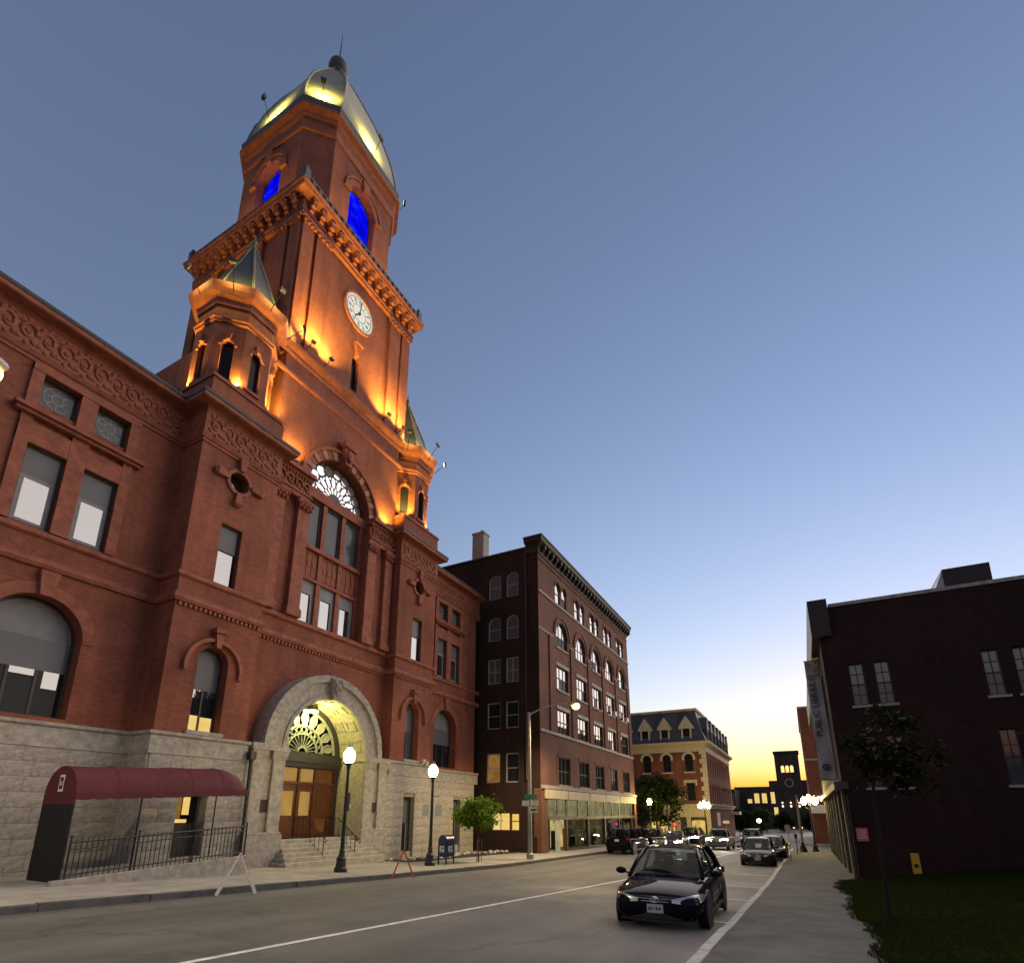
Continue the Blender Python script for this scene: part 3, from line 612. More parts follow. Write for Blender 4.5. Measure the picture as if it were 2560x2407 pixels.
    put('pedestal_coping', MB().box(x0 - .06, x1 + .06, YP - .06, 23.06, 17.02, 17.16), 'terra', CH)
    tx, ty = (12.2, 20.67) if s == 0 else (mir(12.2), 20.67)
    def oct_(A, z, rot=PI / 8): r = A / cos(PI / 8); return [(tx + r * cos(rot + k * PI / 4), ty + r * sin(rot + k * PI / 4), z) for k in range(8)]
    for k in range(8):
        th = k * PI / 4; nx, ny = cos(th), sin(th); A = 1.54; hw = A * math.tan(PI / 8)
        T8 = lambda u, v, n, nx=nx, ny=ny: (tx + nx * (A + n) - ny * u, ty + ny * (A + n) + nx * u, v)
        vis = k in (3, 4, 5, 6, 7)
        put('turret_wall', MB().wall(T8, rect(-hw, hw, 17.16, 21.6), [arch(0, 17.6, 19.35, .5)] if vis else [], .35), 'brick', CH)
        if vis:
            f = window(CH, T8, arch(0, 17.6, 19.35, .5), .16, [(arch(0, 17.64, 19.35, .42), 'glassdim')], 'blackplastic', .04, sill=(-.34, .34, 17.46, 17.6, .08, 'terra'))
            put('window_hood', MB().arcband(T8, (0, 19.35), .25, .36, 0, PI, -.02, .06, 12).slab(T8, [(-.07, 19.6), (.07, 19.6), (.13, 19.95), (-.13, 19.95)], -.02, .14), 'terra', CH)
    put('turret_band', MB().ring([oct_(1.54, 20.45), oct_(1.62, 20.5), oct_(1.62, 20.6), oct_(1.68, 20.65), oct_(1.68, 20.75), oct_(1.54, 20.8)]), 'terra', CH)
    put('turret_eave', MB().ring([oct_(1.52, 21.3), oct_(1.62, 21.36), oct_(1.68, 21.6), oct_(1.9, 21.76), oct_(1.99, 21.92), oct_(2.05, 22.2), oct_(1.6, 22.24)]), 'terra', CH)
    put('turret_roof', MB().ring([oct_(1.74, 22.22), oct_(1.6, 22.35), oct_(.12, 26.6)]), 'slate', CH)
    rib = MB()
    for k in range(8): a = oct_(1.62, 22.36)[k]; b = oct_(.13, 26.6)[k]; rib.tube([a, b], .055, 5)
    rib.lathe([(.14, 26.45), (.24, 26.5), (.24, 26.58), (.1, 26.65), (.08, 26.85), (.15, 26.95), (.15, 27.05), (.05, 27.15), (.03, 27.5)], (tx, ty, 0), 10)
    put('roof_ridge', rib, 'dome', CH)
# ---- gable wall head and the cornice at the foot of the tower
gp = [(13.5, YM), (22.9, YM)]
put('gable_cornice', MB().sweep(gp, [(-.1, 21.6), (.05, 21.6), (.10, 21.72), (.10, 21.86), (.28, 22.0), (.34, 22.1), (.34, 22.24), (-.3, 22.42)]), 'terra', CH)
put('gable_string', MB().sweep(gp, [(-.05, 20.5), (.05, 20.52), (.09, 20.6), (.09, 20.72), (-.05, 20.76)]), 'terra', CH)
# ---- the tower
TX0, TX1, TY0 = 13.83, 22.57, 19.6; TYB = TY0 + (TX1 - TX0); CY = (TY0 + TYB) / 2
put('tower_wall', MB().wall(FY(TY0), rect(TX0 + .012, TX1, 22.3, 31), [arch(CX + .08, 22.75, 24.72, .52)], .5), 'brick', CH)
put('tower_wall', MB().wall(FX(TX0), rect(TY0, TYB, 22.3, 31), [arch(CY, 22.75, 24.72, .52)], .5), 'brick', CH)
put('tower_wall', MB().box(TX0 + .5, TX1 - .02, TY0 + .5, TYB, 22, 31), 'brick', CH)
window(CH, FY(TY0), arch(CX + .08, 22.75, 24.72, .52), .2, [(arch(CX + .08, 22.8, 24.7, .44), 'glassdim')], 'blackplastic', .05)
put('slit_window_key', MB().slab(FY(TY0), [(CX, 25.0), (CX + .16, 25.0), (CX + .3, 25.75), (CX - .14, 25.75)], -.02, .2).slab(FY(TY0), rect(CX - .2, CX + .36, 25.75, 25.9), -.02, .28), 'terra', CH)
def tpil(face, c, wd):
    if face == 0: mb = MB().box(c - wd / 2, c + wd / 2, TY0 - .17, TY0 + .01, 22.4, 29.75); cap = (c, TY0 - .17, 29.72); rz = 0
    else: mb = MB().box(TX0 - .17, TX0 + .01, c - wd / 2, c + wd / 2, 22.4, 29.75); cap = (TX0 - .17, c, 29.72); rz = -PI / 2
    put('tower_pilaster', mb, 'brick', CH); inst('capital', capme, CH, cap, (0, 0, rz), (wd / .72, .8, .9))
for c, wd in ((TX0 + .33, .72), (TX0 + 1.35, .9), (TX1 - .33, .72), (TX1 - 1.35, .9)): tpil(0, c, wd)
for c, wd in ((TY0 + .33, .72), (TY0 + 1.35, .9), (TYB - .33, .72), (TYB - 1.35, .9), (CY - 1.3, .5), (CY + 1.3, .5)): tpil(1, c, wd)
sq = [(TX0, TYB), (TX0, TY0), (TX1, TY0), (TX1, TYB)][::-1]
sqp = [(TX0, TYB), (TX0, TY0), (TX1, TY0), (TX1, TYB)]
def loopz(o): return sqp
put('tower_entablature', MB().sweep(sqp, [(-.1, 30.18), (.2, 30.18), (.2, 30.36), (.26, 30.40), (.26, 30.52), (.2, 30.55), (.2, 31.18), (-.1, 31.18)], True), 'terra', CH)
put('tower_cornice', MB().sweep(sqp, [(-.2, 31.18), (.30, 31.18), (.36, 31.24), (.62, 31.3), (.66, 31.36), (.66, 31.5), (.74, 31.6), (.74, 31.68), (-.4, 31.84)], True), 'terra', CH)
mo = MB().box(-.13, .13, -.36, .02, 0, .34).box(-.11, .11, -.2, .02, -.22, 0).box(-.15, .15, -.40, .02, .34, .42); mom = mo.mesh('modillion'); mom.materials.append(M['terra'])
for i in range(14): inst('modillion', mom, CH, (TX0 + .25 + i * .634, TY0 - .2, 30.76)); inst('modillion', mom, CH, (TX0 - .2, TY0 + .25 + i * .634, 30.76), (0, 0, -PI / 2))
pr = MB()
for o in (.42,):
    pth = [(TX0 - o, TYB + o), (TX0 - o, TY0 - o), (TX1 + o, TY0 - o), (TX1 + o, TYB + o)]
    pr.sweep(pth, [(-.12, 31.7), (.1, 31.7), (.1, 31.95), (.02, 32.0), (.02, 32.25), (.08, 32.3), (.08, 32.4), (-.12, 32.4)], True)
    for x, y in pth: pr.box(x - .16, x + .16, y - .16, y + .16, 31.8, 32.62); pr.sphere((x, y, 32.75), .12, .12, .16, 8, 6)
put('parapet_cresting', pr, 'slate', CH)
cs = MB().box(-.1, .1, -.06, .06, -.13, .13).mesh('cresting_boss'); cs.materials.append(M['slate'])
for i in range(22): inst('cresting_boss', cs, CH, (TX0 - .4 + i * .435, TY0 - .50, 32.13)); inst('cresting_boss', cs, CH, (TX0 - .50, TY0 - .4 + i * .435, 32.13), (0, 0, PI / 2))
# clock
ck = MB().lathe([(1.12, 0), (1.12, .05)], n=40)
TC = FY(TY0); cz = 28.03
CLK = put('clock', MB().arcband(TC, (CX, cz), 1.1, 1.22, 0, 2 * PI, -.02, .12, 40), 'terra', CH)
put('clock_face', MB().slab(TC, [(CX + 1.1 * cos(2 * PI * k / 40), cz + 1.1 * sin(2 * PI * k / 40)) for k in range(40)], 0, .04), 'clockface', CLK)
nm = MB().arcband(TC, (CX, cz), .50, .525, 0, 2 * PI, .04, .05, 24).arcband(TC, (CX, cz), .93, .955, 0, 2 * PI, .04, .05, 36)
def bar(mb, a, r0, r1, wd, n0, n1): mb.slab(TC, [(CX + r * cos(a) + s * wd / 2 * sin(a), cz + r * sin(a) - s * wd / 2 * cos(a)) for r, s in ((r0, -1), (r0, 1), (r1, 1), (r1, -1))], n0, n1)
for k in range(12): bar(nm, k * PI / 6, .51, .94, .022, .04, .05)
for k in range(60): bar(nm, k * PI / 30 + .001, .97, 1.04, .02, .04, .05)
put('clock_lead', nm, 'blackplastic', CLK)
NUM = ('XII', 'I', 'II', 'III', 'IIII', 'V', 'VI', 'VII', 'VIII', 'IX', 'X', 'XI')
for k in range(12): a = PI / 2 - k * PI / 6; text('numeral', NUM[k], .25 if len(NUM[k]) < 4 else .2, 'blackplastic', CLK, TC, CX + .74 * cos(a), cz + .74 * sin(a), .052, a - PI / 2)
hd = MB(); bar(hd, R(-128), -.14, .55, .09, .06, .075); put('hour_hand', hd, 'blackplastic', CLK)
hd = MB(); bar(hd, R(83), -.2, .86, .06, .08, .095); hd.slab(TC, [(CX + .1 * cos(q), cz + .1 * sin(q)) for q in [k * PI / 6 for k in range(12)]], .08, .1); put('minute_hand', hd, 'blackplastic', CLK)
# ---- belfry: a square with cut corners
def bel(A, wd, z): return [(CX + x, CY + y, z) for x, y in ((wd, -A), (A, -wd), (A, wd), (wd, A), (-wd, A), (-A, wd), (-A, -wd), (-wd, -A))]
BA, BW = 3.85, 2.52; BC = R(45)
put('belfry_base', MB().ring([bel(4.1, 2.75, 31.6), bel(4.1, 2.75, 32.6), bel(3.9, 2.56, 32.75)]), 'brick', CH)
def blue_mat():
    m, nt, ns, ln, bs = newmat('blue_lit_louvre'); e = N(nt, 'ShaderNodeEmission'); e.inputs[1].default_value = 1.0 * K
    ln.new(ramp(nt, noise(nt, 1.1, 4, .6, None, (1, 1, 1.6)), [(.35, (.0, .0, .55)), (.55, (.002, .004, .95)), (.75, (.02, .05, 1.0))]), e.inputs[0])
    ln.new(e.outputs[0], ns['Material Output'].inputs[0]); return m
M['bluelit'] = blue_mat()
for k in range(4):
    th = k * PI / 2; nx, ny = cos(th), sin(th)
    TB = lambda u, v, n, nx=nx, ny=ny: (CX + nx * (BA + n) - ny * u, CY + ny * (BA + n) + nx * u, v)
    A = arch(0, 33.2, 36.75, 2.15, n=18)
    put('belfry_wall', MB().wall(TB, rect(-BW, BW, 32.6, 40.4), [A], .6), 'brick', CH)
    put('belfry_arch', MB().arcband(TB, (0, 36.75), 1.075, 1.4, 0, PI, -.05, .07, 20).arcband(TB, (0, 36.75), 1.45, 1.58, 0, PI, 0, .14, 20).slab(TB, [(-.2, 37.7), (.2, 37.7), (.3, 38.55), (-.3, 38.55)], -.05, .24).slab(TB, rect(-1.6, -1.075, 36.6, 36.78), -.05, .16).slab(TB, rect(1.075, 1.6, 36.6, 36.78), -.05, .16), 'terra', CH)
    f = put('bell_opening', MB().wall(lambda u, v, n: TB(u, v, n - .42), A, [[(u * .95, 35 + (v - 35) * .975) for u, v in A]], .08, True), 'frame', CH)
    put('pane', MB().slab(lambda u, v, n: TB(u, v, n - .5), A, -.04, 0), 'bluelit', f)
    lv = MB()
    for i in range(9): lv.slab(lambda u, v, n: TB(u, v, n - .44 - (v - 33.3 - i * .5) * .6), rect(-1.05, 1.05, 33.3 + i * .5, 33.36 + i * .5), -.01, .01)
    put('rail', MB().slab(lambda u, v, n: TB(u, v, n - .44), rect(-.03, .03, 33.2, 37.8), -.02, .02), 'bluelit', f)
    AD = (BW + BA) / math.sqrt(2); hd_ = (BA - BW) / math.sqrt(2); t2 = th + PI / 4; mx_, my_ = cos(t2), sin(t2)
    TD = lambda u, v, n, nx=mx_, ny=my_: (CX + nx * (AD + n) - ny * u, CY + ny * (AD + n) + nx * u, v)
    put('belfry_wall', MB().wall(TD, rect(-hd_, hd_, 32.6, 40.4), [], .4), 'brick', CH)
put('belfry_cornice', MB().ring([bel(3.86, 2.53, 38.9), bel(3.95, 2.6, 38.95), bel(3.95, 2.6, 39.15), bel(3.88, 2.54, 39.2), bel(3.88, 2.54, 39.75), bel(4.02, 2.62, 39.95), bel(4.06, 2.64, 40.15), bel(4.28, 2.78, 40.3), bel(4.28, 2.78, 40.5), bel(3.9, 2.5, 40.55)]), 'terra', CH)
put('dome_gutter', MB().ring([bel(3.95, 2.55, 40.5), bel(4.22, 2.72, 40.6), bel(4.26, 2.74, 41.05), bel(4.12, 2.66, 41.15), bel(3.6, 2.4, 41.2)]), 'slate', CH)
prof = [(4.08, 2.6, 41.1), (4.0, 2.48, 42.0), (3.84, 2.3, 43.0), (3.58, 2.05, 44.1), (3.24, 1.78, 45.3), (2.84, 1.48, 46.5), (2.42, 1.18, 47.6), (1.98, .9, 48.7), (1.52, .64, 49.8), (1.06, .42, 50.8), (.66, .3, 51.5), (.58, .28, 51.8)]
dm = put('dome', MB().ring([bel(*p) for p in prof]), 'dome', CH)
for k in range(8): put('dome_rib', MB().tube([bel(*p)[k] for p in prof], .075, 6), 'dome', CH)
put('dome_finial', MB().lathe([(.62, 51.75), (.7, 51.85), (.7, 51.95), (.4, 52.05), (.32, 52.2), (.62, 52.5), (.72, 52.85), (.66, 53.2), (.4, 53.5), (.15, 53.7), (.07, 53.9), (.045, 55.5), (.02, 57.0)], (CX, CY, 0), 14), 'slate', CH, smooth=True)
# ---- granite base: every block a piece, rock faced
blk = []
for q in range(6):
    rg = random.Random(q); mb = MB(); nu, nv = 5, 4
    fr = [[(-.5 + i / nu, -(.008 + rg.uniform(0, .02)) if 0 < i < nu and 0 < j < nv else 0, -.5 + j / nv) for j in range(nv + 1)] for i in range(nu + 1)]
    mb.grid(fr); bl_ = [fr[i][0] for i in range(nu + 1)] + [fr[nu][j] for j in range(1, nv + 1)] + [fr[i][nv] for i in range(nu - 1, -1, -1)] + [fr[0][j] for j in range(nv - 1, 0, -1)]
    mb.ring([bl_, [(x, .3, z) for x, y, z in bl_]], False); blk.append([mb.mesh('stone_block') for _ in range(3)])
    for me_, mt in zip(blk[-1], ('granite', 'granite2', 'granite3')): me_.materials.append(M[mt])
def blocks(x0, x1, Y, z0, z1, holes=(), ch=.447):
    n = round((z1 - z0) / ch); h = (z1 - z0) / n; rg = random.Random(int(x0 * 100))
    for r in range(n):
        zz = z0 + r * h; spans = [(x0, x1)]
        for a, b, c, e in holes:
            if c < zz + h - .05 and e > zz + .05: spans = [q for p0, p1 in spans for q in ((p0, min(p1, a)), (max(p0, b), p1)) if q[1] - q[0] > .06]
        for p0, p1 in spans:
            x = p0
            while x < p1 - .01:
                L = rg.uniform(.55, 1.15)
                if p1 - x - L < .4: L = p1 - x
                L = min(L, p1 - x)
                inst('stone_block', blk[rg.randrange(6)][rg.choice((0, 0, 1, 2))], CH, (x + L / 2, Y, zz + h / 2), (0, 0, 0), (L - .008, 1, h - .007)); x += L
BH = [(23.7, 24.68, -3, .85), (30.3, 31.15, -3, .85), (11.62, 12.68, -3, .75)]
def seg(x0, x1, Y, z0=-2.5):
    hs = [[(max(a, x0 + .01)), min(b, x1 - .01), z0 - .1, e] for a, b, c, e in BH if b > x0 and a < x1]
    out = rect(x0, x1, z0 - .2, 2.1); mb = MB()
    if hs:
        a, b, _, e = hs[0]; out = [(x0, z0 - .2), (a, z0 - .2), (a, e), (b, e), (b, z0 - .2), (x1, z0 - .2), (x1, 2.1), (x0, 2.1)]
    put('base_backing', mb.wall(FY(Y + .05), out, [], .6), 'mortar', CH); blocks(x0, x1, Y, z0, 1.93, hs)
seg(3.6, 10.45, YW - .06); seg(10.45, 14.22, YP - .06); seg(22.18, 25.95, YP - .06); seg(25.95, 32.8, YW - .06)
mb = MB()
for s in SIDES: x = 10.44 if s == 0 else mir(10.44); put('base_return', MB().box(x - .06, x + .06, YP - .02, YW, -2.6, 1.93), 'granite2', CH)
# basement openings
for a, b, Y in ((23.7, 24.68, YP), (30.3, 31.15, YW)):
    window(CH, FY(Y), rect(a, b, -1.95, .85), .22, [(rect(a + .07, b - .07, -.5, .78), 'glassdull'), (rect(a + .07, a + .6, -1.88, -.5), 'glassdim'), (rect(a + .66, b - .07, -1.88, -.5), 'blind')], 'frame')
    put('lower_wall', MB().box(a - .02, b + .02, Y + .05, Y + .4, -2.7, -1.95), 'granite2', CH)
# ramp door under the awning
dr = window(CH, FY(YP), rect(11.62, 12.68, -1.5, .75), .35, [(rect(11.72, 12.05, -.2, .68), 'litdim'), (rect(12.1, 12.34, -.05, .68), 'lit'), (rect(11.72, 12.3, -.32, -.2), 'lit'), (rect(11.72, 12.6, -1.45, -.35), 'frame'), (rect(12.4, 12.62, -.3, .7), 'glassdim')], 'wood', .08, name='ramp_door')
put('door_handle', MB().box(12.3, 12.36, 19.24, 19.3, -.6, -.35), 'bronze', dr)
# ---- granite portal
YG = 18.98; TG = FY(YG); HW = 2.37
for s in SIDES:
    f = lambda a, b: (a, b) if s == 0 else (mir(b), mir(a))
    x0, x1 = f(14.22, CX - HW); put('portal_pier', MB().box(x0, x1, YG, 20.7, -2.6, 2.44), 'granite3', CH, bevel=.02)
    a, b = f(15.22, CX - HW - .02); put('portal_pilaster', MB().box(a, b, YG - .13, YG, -.75, 2.1), 'granite', CH, bevel=.02)
    a, b = f(14.28, 14.82); put('portal_pilaster', MB().box(a, b, YG - .13, YG, -.75, 2.1), 'granite', CH, bevel=.02)
    for a, b in (f(15.16, CX - HW), f(14.22, 14.88)): put('portal_capital', MB().ring([[(a, YG - .14, 2.1), (b, YG - .14, 2.1), (b, YG, 2.1), (a, YG, 2.1)], [(a - .03, YG - .2, 2.3), (b + .03, YG - .2, 2.3), (b + .03, YG, 2.3), (a - .03, YG, 2.3)], [(a - .05, YG - .22, 2.44), (b + .05, YG - .22, 2.44), (b + .05, YG, 2.44), (a - .05, YG, 2.44)]]), 'granite', CH)
    a, b = f(14.12, CX - HW + .06); put('portal_impost', MB().box(a, b, YG - .26, 20.6, 2.44, 2.56).box(a + .03, b - .03, YG - .2, 20.6, 2.56, 2.7), 'granite', CH)
    a, b = f(14.1, CX - HW + .1); put('portal_plinth', MB().box(a, b, YG - .22, YG + .02, -2.6, -.82).box(a + .04, b - .04, YG - .18, YG + .01, -.82, -.72), 'granite2', CH, bevel=.02)
    a, b = f(14.84, 15.2); put('bronze_plaque', MB().box(a, b, YG - .05, YG, .06, .52), 'bronze', CH)
for k in range(15):
    a0 = PI * k / 15 + .0016; a1 = PI * (k + 1) / 15 - .0016
    v = MB().arcband(TG, (CX, 2.7), HW, 2.55, a0, a1, -.7, .06, 3).arcband(TG, (CX, 2.7), 2.55, 3.18, a0, a1, -.7, .0, 3).arcband(TG, (CX, 2.7), 3.18, 3.5, a0, a1, -.7, .13, 3)
    put('portal_voussoir', v, 'granite', CH)
mb = MB().slab(TG, [(CX - .2, 5.05), (CX + .2, 5.05), (CX + .34, 6.05), (CX - .34, 6.05)], -.2, .26)
for u, v, r in ((0, 5.75, .2), (-.2, 5.9, .13), (.2, 5.9, .13), (0, 5.4, .15), (-.14, 5.55, .1), (.14, 5.55, .1)): mb.sphere((CX + u, YG - .26, v), r, .12, r, 8, 5)
put('portal_keystone', mb, 'mortar', CH)
# barrel soffit, door wall, doors
sf = MB(); n = 24; rows = []
for i in range(n + 1): a = PI * i / n; rows.append([(CX + (HW - .012) * cos(a), YG + .03, 2.7 + (HW - .012) * sin(a)), (CX + (HW - .012) * cos(a), 20.75, 2.7 + (HW - .012) * sin(a))])
put('portal_soffit', sf.grid(rows), 'granite3', CH)
for i in range(7):
    for j in range(2):
        a0 = PI * (i + .22) / 7; a1 = PI * (i + .78) / 7; y0 = 19.2 + j * .78; fm = MB()
        P = lambda a, y, r: (CX + r * cos(a), y, 2.7 + r * sin(a))
        for aa, bb, ya, yb in ((a0, a0 + .05, y0, y0 + .6), (a1 - .05, a1, y0, y0 + .6), (a0, a1, y0, y0 + .07), (a0, a1, y0 + .53, y0 + .6)):
            st = max(1, int((bb - aa) / .1)); fm.ring([[P(aa + (bb - aa) * q / st, ya, HW + .01), P(aa + (bb - aa) * q / st, yb, HW + .01), P(aa + (bb - aa) * q / st, yb, HW - .05), P(aa + (bb - aa) * q / st, ya, HW - .05)] for q in range(st + 1)])
        put('soffit_coffer', fm, 'granite', CH)
put('landing', MB().box(CX - HW - .3, CX + HW + .3, 19.25, 20.9, -2.6, -1.05), 'granite', CH)
YD = 20.62; TD_ = FY(YD)
put('door_wall', MB().wall(TD_, arch(CX, -1.05, 2.7, 2 * HW + .02, n=24), [rect(CX - 2.16, CX + 2.16, -1.05, 2.06), [(CX + 2.02 * cos(PI * k / 24), 2.78 + 2.02 * sin(PI * k / 24)) for k in range(25)]], .2), 'frame', CH)
put('transom_beam', MB().box(CX - 2.3, CX + 2.3, YD - .14, YD + .02, 2.08, 2.3).box(CX - 2.32, CX + 2.32, YD - .2, YD + .02, 2.3, 2.66).box(CX - 2.3, CX + 2.3, YD - .12, YD + .02, 2.66, 2.76), 'frame', CH)
FT = lambda u, v, n: (u, YD - n + .1, v)
FL = put('fanlight', MB().arcband(FT, (CX, 2.78), 1.94, 2.04, 0, PI, -.02, .08, 28).arcband(FT, (CX, 2.78), 1.22, 1.28, 0, PI, 0, .06, 24).arcband(FT, (CX, 2.78), .84, .89, 0, PI, 0, .06, 20).arcband(FT, (CX, 2.78), .2, .27, 0, PI, 0, .06, 12), 'framewhite', CH)
put('pane', MB().slab(FT, [(CX + 2.02 * cos(PI * k / 28), 2.78 + 2.02 * sin(PI * k / 28)) for k in range(29)], -.06, -.03), 'blind', FL)
pet = MB(); pan = MB()
for k in range(9):
    t = PI * (k + .5) / 9; pts = []
    for q in range(13):
        u = q / 12; r = 1.28 + .66 * sin(PI * u) ** .5 if 0 < u < 1 else 1.28; da = (u - .5) * PI / 9 * .92 * (1 if 0 < u < 1 else .5); pts.append((CX + r * cos(t + da), 2.78 + r * sin(t + da)))
    pet.tube([FT(u, v, .03) for u, v in pts], .022, 5); pan.slab(FT, pts, -.02, 0)
for k in range(11): t = PI * (k + .5) / 11; pet.arcband(FT, (CX + 1.055 * cos(t), 2.78 + 1.055 * sin(t)), .115, .145, 0, 2 * PI, 0, .05, 10)
for k in range(12): t = PI * (k + .5) / 12; pet.tube([FT(CX + .25 * cos(t), 2.78 + .25 * sin(t), .03), FT(CX + .85 * cos(t), 2.78 + .85 * sin(t), .03)], .018, 5)
put('fan_muntin', pet, 'framewhite', FL); put('petal_pane', pan, 'glassfan', FL)
# doors and transom lights
for i, (a, b) in enumerate(((CX - 2.1, CX - 1.1), (CX - 1.05, CX - .05), (CX + .02, CX + .92), (CX + 1.0, CX + 2.12))):
    d_ = put('door_leaf', MB().wall(FT, rect(a, b, -1.05, 1.3), [rect(a + .14, b - .14, -.1, .98)] if i < 3 else [rect(a + .2, b - .3, -.85, -.25)], .06, True), 'wood', CH, bevel=.008)
    if i < 3: put('door_pane', MB().slab(FT, rect(a + .14, b - .14, -.1, .98), -.05, -.03), 'litpale' if i != 0 else 'litdim', d_); put('door_panel', MB().slab(FT, rect(a + .14, b - .14, -.9, -.25), -.02, .02), 'wood', d_)
    else:
        put('door_pane', MB().slab(FT, rect(a + .2, b - .3, -.85, -.25), -.05, -.03), 'litdim', d_)
        put('access_sign', MB().slab(FT, [(a + .5 + .17 * cos(q * PI / 8), .52 + .2 * sin(q * PI / 8)) for q in range(16)], 0, .012), 'white', d_)
        put('access_symbol', MB().arcband(FT, (a + .5, .5), .045, .065, R(120), R(420), .012, .016, 10).slab(FT, rect(a + .46, a + .49, .5, .62), .012, .016), 'blue', d_)
        put('upper_panel', MB().slab(FT, rect(a + .16, b - .26, -.15, 1.15), -.02, .015), 'wood', d_)
    put('handle', MB().tube([FT(b - .08, -.15, .05), FT(b - .08, .1, .05)], .014, 6), 'bronze', d_)
    put('transom_pane', MB().slab(FT, rect(a + .05, b - .05, 1.42, 2.02), -.05, -.03), ('litdim', 'litpale', 'litpale', 'litdim')[i], CH)
mb = MB()
for u in (CX - 2.16, CX - 1.12, CX - .06, CX + .9, CX + 2.1): mb.slab(FT, rect(u, u + .1, -1.05, 2.06), -.06, .06)
mb.slab(FT, rect(CX - 2.16, CX + 2.16, 1.3, 1.42), -.06, .07); put('door_frame', mb, 'wood', CH)
# steps
for i in range(6):
    zt = -1.05 - .165 * i; y0 = 19.3 - .24 * i; e = .1 + .14 * max(0, i - 2)
    mb = MB().box(CX - HW - e + .15, CX + HW + e + .1, y0 - .24, 19.9, zt - .33, zt - .0 if i else zt - .004)
    put('step', mb, ('granite', 'granite3')[i % 2], CH, bevel=.018)
for xr in (17.62, 19.5):
    h = put('handrail', MB().tube([(xr, 20.1, -.2), (xr, 19.35, -.2), (xr, 18.22, -.98), (xr, 18.1, -1.02), (xr, 18.03, -1.1), (xr, 18.08, -1.2), (xr, 18.16, -1.16)], .022, 6), 'darkmetal', CH)
    for j in range(8):
        y = 20.05 - j * .265; zt = -.2 if y > 19.35 else -.2 - (19.35 - y) * .69; zb = -1.05 if y > 19.3 else -1.05 - .165 * math.ceil((19.3 - y) / .24)
        put('baluster', MB().tube([(xr, y, zb), (xr, y, zt)], .012 if 0 < j < 7 else .02, 6), 'darkmetal', h)
    put('lower_rail', MB().tube([(xr, 20.05, -.9), (xr, 19.35, -.9), (xr, 18.22, -1.66)], .012, 6), 'darkmetal', h)
sl = put('soffit_lamp', MB().box(CX - .2, CX + .1, 20.0, 20.3, 4.72, 4.95), 'darkmetal', CH); put('lamp_lens', MB().box(CX - .22, CX + .12, 19.98, 20.32, 4.6, 4.715), 'soffitlamp', sl)
lamp('soffit_light', 'POINT', (CX - .05, 20.0, 4.40), 300, (1, .92, .26), CH, .12)
# ------------------------------------------------------------------ six-storey commercial block next door
DX0, DX1, DY = 33.95, 57.4, 15.6
CB = thing('commercial_block', (DX0, DY, -2.6), 'six-storey dark red brick commercial block with arcaded windows and glazed shopfront', 'building')
BAY = [38.3, 42.5, 46.4, 50.35, 54.5]
TF = FY(DY); holes = []
for c in BAY:
    for q in (-.68, .68): holes.append(arch(c + q, 16.1, 17.4, .98, n=10))
    holes.append(arch(c, 12.5, 13.45, 2.3, n=14))
    for z0, z1 in ((9.1, 10.95), (5.72, 7.55), (1.98, 3.98)): holes.append(rect(c - 1.15, c + 1.15, z0, z1))
put('front_wall', MB().wall(TF, rect(DX0 + .012, DX1, 1.75, 19.6), holes, .4), 'brick2', CB)
SW = [(17.24, 18.30), (18.72, 19.84)]
SZ = [(15.85, 17.35, True), (12.48, 13.85, True), (9.18, 11.08, False), (5.84, 7.78, False), (2.06, 4.1, False)]
sh_ = []
for a, b in SW:
    for z0, z1, ar in SZ: sh_.append(arch((a + b) / 2, z0, z1, b - a, rise=.55, n=10) if ar else rect(a, b, z0, z1))
sh_.append(rect(17.25, 19.42, -1.15, .05))
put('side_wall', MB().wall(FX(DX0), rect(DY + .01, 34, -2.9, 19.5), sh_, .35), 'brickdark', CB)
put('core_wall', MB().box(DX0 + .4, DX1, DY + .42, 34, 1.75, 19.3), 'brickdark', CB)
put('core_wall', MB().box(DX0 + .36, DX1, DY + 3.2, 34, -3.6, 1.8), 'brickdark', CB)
put('roof', MB().box(DX0 - .12, DX1, DY - .0, 34, 19.5, 19.62), 'slate', CB)
put('cornice', MB().sweep([(DX0 - .02, DY + .9), (DX0 - .02, DY), (DX1, DY)], [(-.3, 18.95), (.06, 18.95), (.10, 19.05), (.12, 19.4), (.34, 19.6), (.54, 19.7), (.58, 19.9), (.66, 20.02), (.66, 20.1), (-.3, 20.14)]), 'darktrim', CB)
bk = MB().box(-.1, .1, -.36, .0, -.3, 0).box(-.08, .08, -.22, 0, -.45, -.3); bkm = bk.mesh('cornice_bracket'); bkm.materials.append(M['darktrim'])
for i in range(30): inst('cornice_bracket', bkm, CB, (DX0 + .45 + i * .79, DY - .11, 19.6))
def band(z0, z1, pr, mt, name='string_course'): put(name, MB().box(DX0 + .01, DX1, DY - pr, DY + .05, z0, z1), mt, CB)
band(18.5, 18.6, .06, 'brick2'); band(15.86, 16.04, .08, 'granite2', 'sill_band'); band(5.5, 5.68, .09, 'granite', 'sill_band'); band(1.62, 1.86, .16, 'granite2')
for a, b in zip([DX0 + .01] + [c + 1.68 for c in BAY], [c - 1.68 for c in BAY] + [DX1]): put('string_course', MB().box(a, b, DY - .05, DY + .05, 12.98, 13.12), 'granite2', CB)
rgw = random.Random(5)
